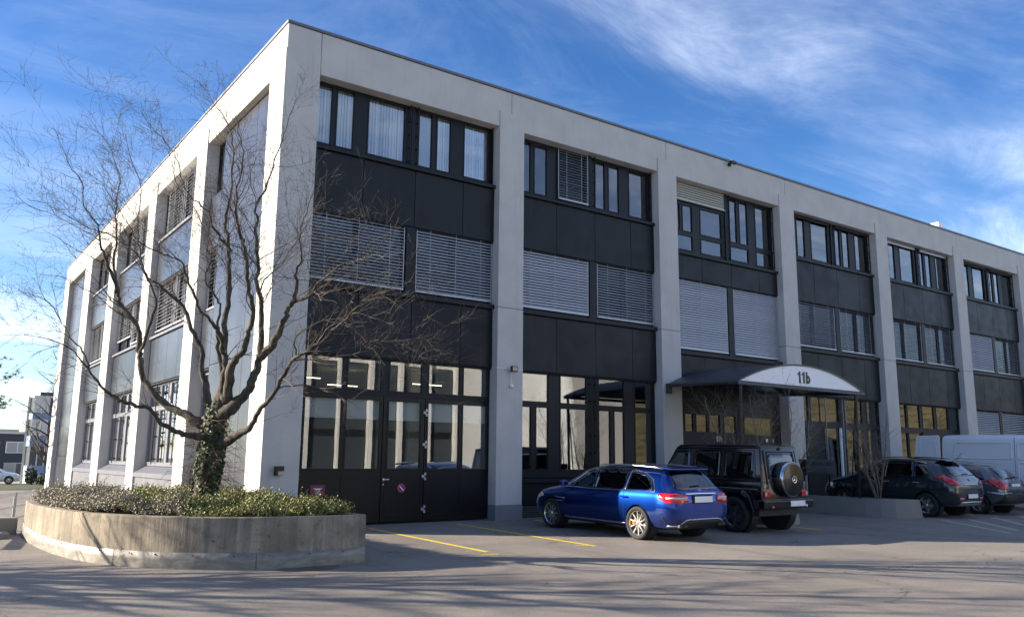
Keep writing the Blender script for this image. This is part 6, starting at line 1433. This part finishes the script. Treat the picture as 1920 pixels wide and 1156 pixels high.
car = thing('grey_hatchback', 'mid grey small estate parked between the dark crossover and the white van', 'car', (21.12, -3.66, 0))
pt_ = M['grey_car2']
S = [(-2.00, car_ring(.40, .58, .70, .76, .5, .64, .58, .5, .0)), (-1.97, car_ring(.34, .56, .82, .92, .62, .74, .68, .56, .0)), (-1.88, car_ring(.29, .56, .92, 1.02, .70, .80, .75, .58, .01)),
     (-1.72, car_ring(.26, .56, .955, 1.22, .74, .825, .775, .54, .02)), (-1.45, car_ring(.24, .56, .96, 1.41, .75, .83, .78, .54, .03)), (-1.1, car_ring(.23, .55, .955, 1.45, .75, .83, .78, .55, .03)),
     (-.3, car_ring(.22, .55, .94, 1.47, .75, .83, .78, .57, .03)), (.2, car_ring(.22, .55, .93, 1.45, .75, .83, .78, .57, .03)), (.6, car_ring(.22, .55, .92, 1.32, .75, .825, .77, .58, .03)),
     (1.0, car_ring(.22, .54, .90, 1.04, .74, .82, .76, .6, .03)), (1.6, car_ring(.23, .52, .80, .85, .70, .77, .70, .54, .02)), (1.95, car_ring(.26, .48, .64, .68, .5, .6, .52, .4, .0))]
body = loft_body(S, 'body', pt_, car, 2); bv = bvh_of(body)
for s in (-1, 1):
    patch(bv, [(.78, .96), (.34, 1.30), (.0, 1.37), (.0, .97)], 'x', s, .006, g, 'side_window', car, rnd=.05)
    patch(bv, [(-.05, .97), (-.05, 1.375), (-.72, 1.37), (-.74, .98)], 'x', s, .006, g, 'side_window', car, rnd=.05)
    patch(bv, [(-.79, .98), (-.77, 1.365), (-1.2, 1.32), (-1.45, 1.02)], 'x', s, .006, g, 'side_window', car, rnd=.05)
    patch(bv, [(-1.50, .98), (-1.62, 1.10), (-1.92, .90), (-1.94, .74), (-1.80, .78)], 'x', s, .010, M['tail'], 'tail_light', car, rnd=.04, step=.05)
    patch(bv, [(s*.78, .76), (s*.76, 1.02), (s*.62, 1.00), (s*.46, .90), (s*.56, .76)], 'y', -1, .012, M['tail'], 'tail_light', car, rnd=.04, step=.05)
    p = MB(); p.tube([(s*.55, .15, 1.47), (s*.57, -.3, 1.515), (s*.56, -1.0, 1.50), (s*.54, -1.35, 1.44)], .014, 6); build(p, 'roof_rail', M['satin'], car)
    p = MB(); p.box(s*.80, s*.95, .66, .78, .98, 1.09); build(p, 'mirror', pt_, car, bevel=.03, seg=2)
    strip(bv, [(-1.95, .62), (-1.5, .66)], .05, 'x', s, .010, M['satin'], 'bumper_trim', car)
patch(bv, [(-.56, 1.05), (-.48, 1.37), (.48, 1.37), (.56, 1.05)], 'y', -1, .008, g, 'rear_window', car, rnd=.06)
patch(bv, [(-.74, .34), (-.74, .60), (.74, .60), (.74, .34)], 'y', -1, .008, M['plastic'], 'bumper_lower', car, rnd=.04)
strip(bv, [(-.70, .64), (-.34, .645)], .028, 'y', -1, .010, M['satin'], 'bumper_trim', car)
strip(bv, [(-.05, 1.07), (.3, 1.09)], .022, 'y', -1, .02, M['dark'], 'wiper', car)
p = MB(); p.box(-.26, .26, -1.985, -1.965, .80, .915); build(p, 'number_plate', M['plate'], car, bevel=.004)
patch(bv, [(-.02, .99), (-.02, 1.03), (.03, 1.03), (.03, .99)], 'y', -1, .02, M['chrome'], 'emblem', car)
cut_arches(body, .345, .56, (-1.22, 1.22), .31, car)
add_wheels(car, .30, .20, .20, 'double', M['rim_silver'], .71, (-1.22, 1.22)); pitch_to_ground(car, -1.2, 1.2)

# ---- white van with an open rear door ----------------------------------
van = thing('white_van', 'white panel van parked behind the grey cars with its rear door open', 'van', (24.42, -5.15, 0))
wm = M['van_white']
def vring(zt, w=.98, zb=.38): return [(0, zb), (w*.86, zb), (w*.97, zb+.06), (w, .62), (w, 1.0), (w*.985, 1.5), (w*.955, 2.0), (w*.93, zt-.10), (w*.80, zt-.01), (0, zt+.02)]
S = [(2.95, vring(2.36, .93, .45)), (2.93, vring(2.40, .97, .42)), (2.85, vring(2.42)), (1.5, vring(2.43)), (0, vring(2.43)), (-1.2, vring(2.43)), (-1.45, vring(2.42)), (-1.9, vring(2.25)), (-2.35, vring(1.55)), (-2.5, vring(1.32)), (-2.9, vring(1.12)), (-2.97, vring(1.0, .9))]
body = loft_body(S, 'body', wm, van, 2); bv = bvh_of(body)
for s in (-1, 1):
    for (a, b_, c_, d_) in ((2.55, .62, 1.62, 2.14), (.42, -.98, 1.62, 2.14), (.42, -.98, .95, 1.50)):
        P = [(a, c_), (a, d_), (b_, d_), (b_, c_)]
        if a > 2: P = [(a, c_), (a-.12, d_), (b_, d_), (b_, c_)]
        P.append(P[0])
        for p0, p1 in zip(P[:-1], P[1:]): strip(bv, [p0, p1], .040, 'x', s, .016, wm, 'panel_rib', van)
    for yy in (.52, -1.08): strip(bv, [(yy, .66), (yy, 2.33)], .014, 'x', s, .0015, M['dark'], 'door_gap', van)
    strip(bv, [(2.85, .86), (.6, .86)], .014, 'x', s, .005, M['steel_grey'], 'swage_line', van)
    strip(bv, [(2.80, .60), (-2.4, .60)], .13, 'x', s, .014, M['plastic'], 'rubbing_strip', van)
    patch(bv, [(-1.15, 1.35), (-1.15, 2.0), (-1.6, 2.0), (-2.0, 1.4)], 'x', s, .006, g, 'cab_window', van, rnd=.06)
    p = MB(); p.box(s*.98, s*1.16, -1.85, -1.70, 1.35, 1.65); build(p, 'mirror', M['plastic'], van, bevel=.03)
p = MB(); p.box(-.90, .90, 2.955, 2.965, .66, 2.30); build(p, 'load_opening', M['dark'], van)
p = MB(); P = [(-.985, 2.99, .62), (-.985, 3.93, .62), (-.985, 3.95, 1.2), (-.94, 3.84, 2.33), (-.93, 3.78, 2.38), (-.925, 3.06, 2.40), (-.93, 3.0, 2.34)]
p.prism(P, (.06, 0, 0)); dr = build(p, 'rear_door', wm, van, bevel=.02, seg=2)
p = MB()
for q0, q1 in (((3.10, 1.62), (3.74, 1.62)), ((3.74, 1.62), (3.68, 2.22)), ((3.68, 2.22), (3.14, 2.22)), ((3.14, 2.22), (3.10, 1.62))):
    p.tube([(-.985+.045*(q0[1]-1.2)/1.2, q0[0], q0[1]), (-.985+.045*(q1[1]-1.2)/1.2, q1[0], q1[1])], .010, 5)
build(p, 'panel_rib', wm, dr)
cut_arches(body, .40, .62, (2.0, -2.0), .36, van)
add_wheels(van, .34, .22, .20, 'double', M['steel_grey'], .86, (2.0, -2.0)); pitch_to_ground(van, -2, 2)
# work lamp mirror frame on the crossover side: van interior light
"""end"""
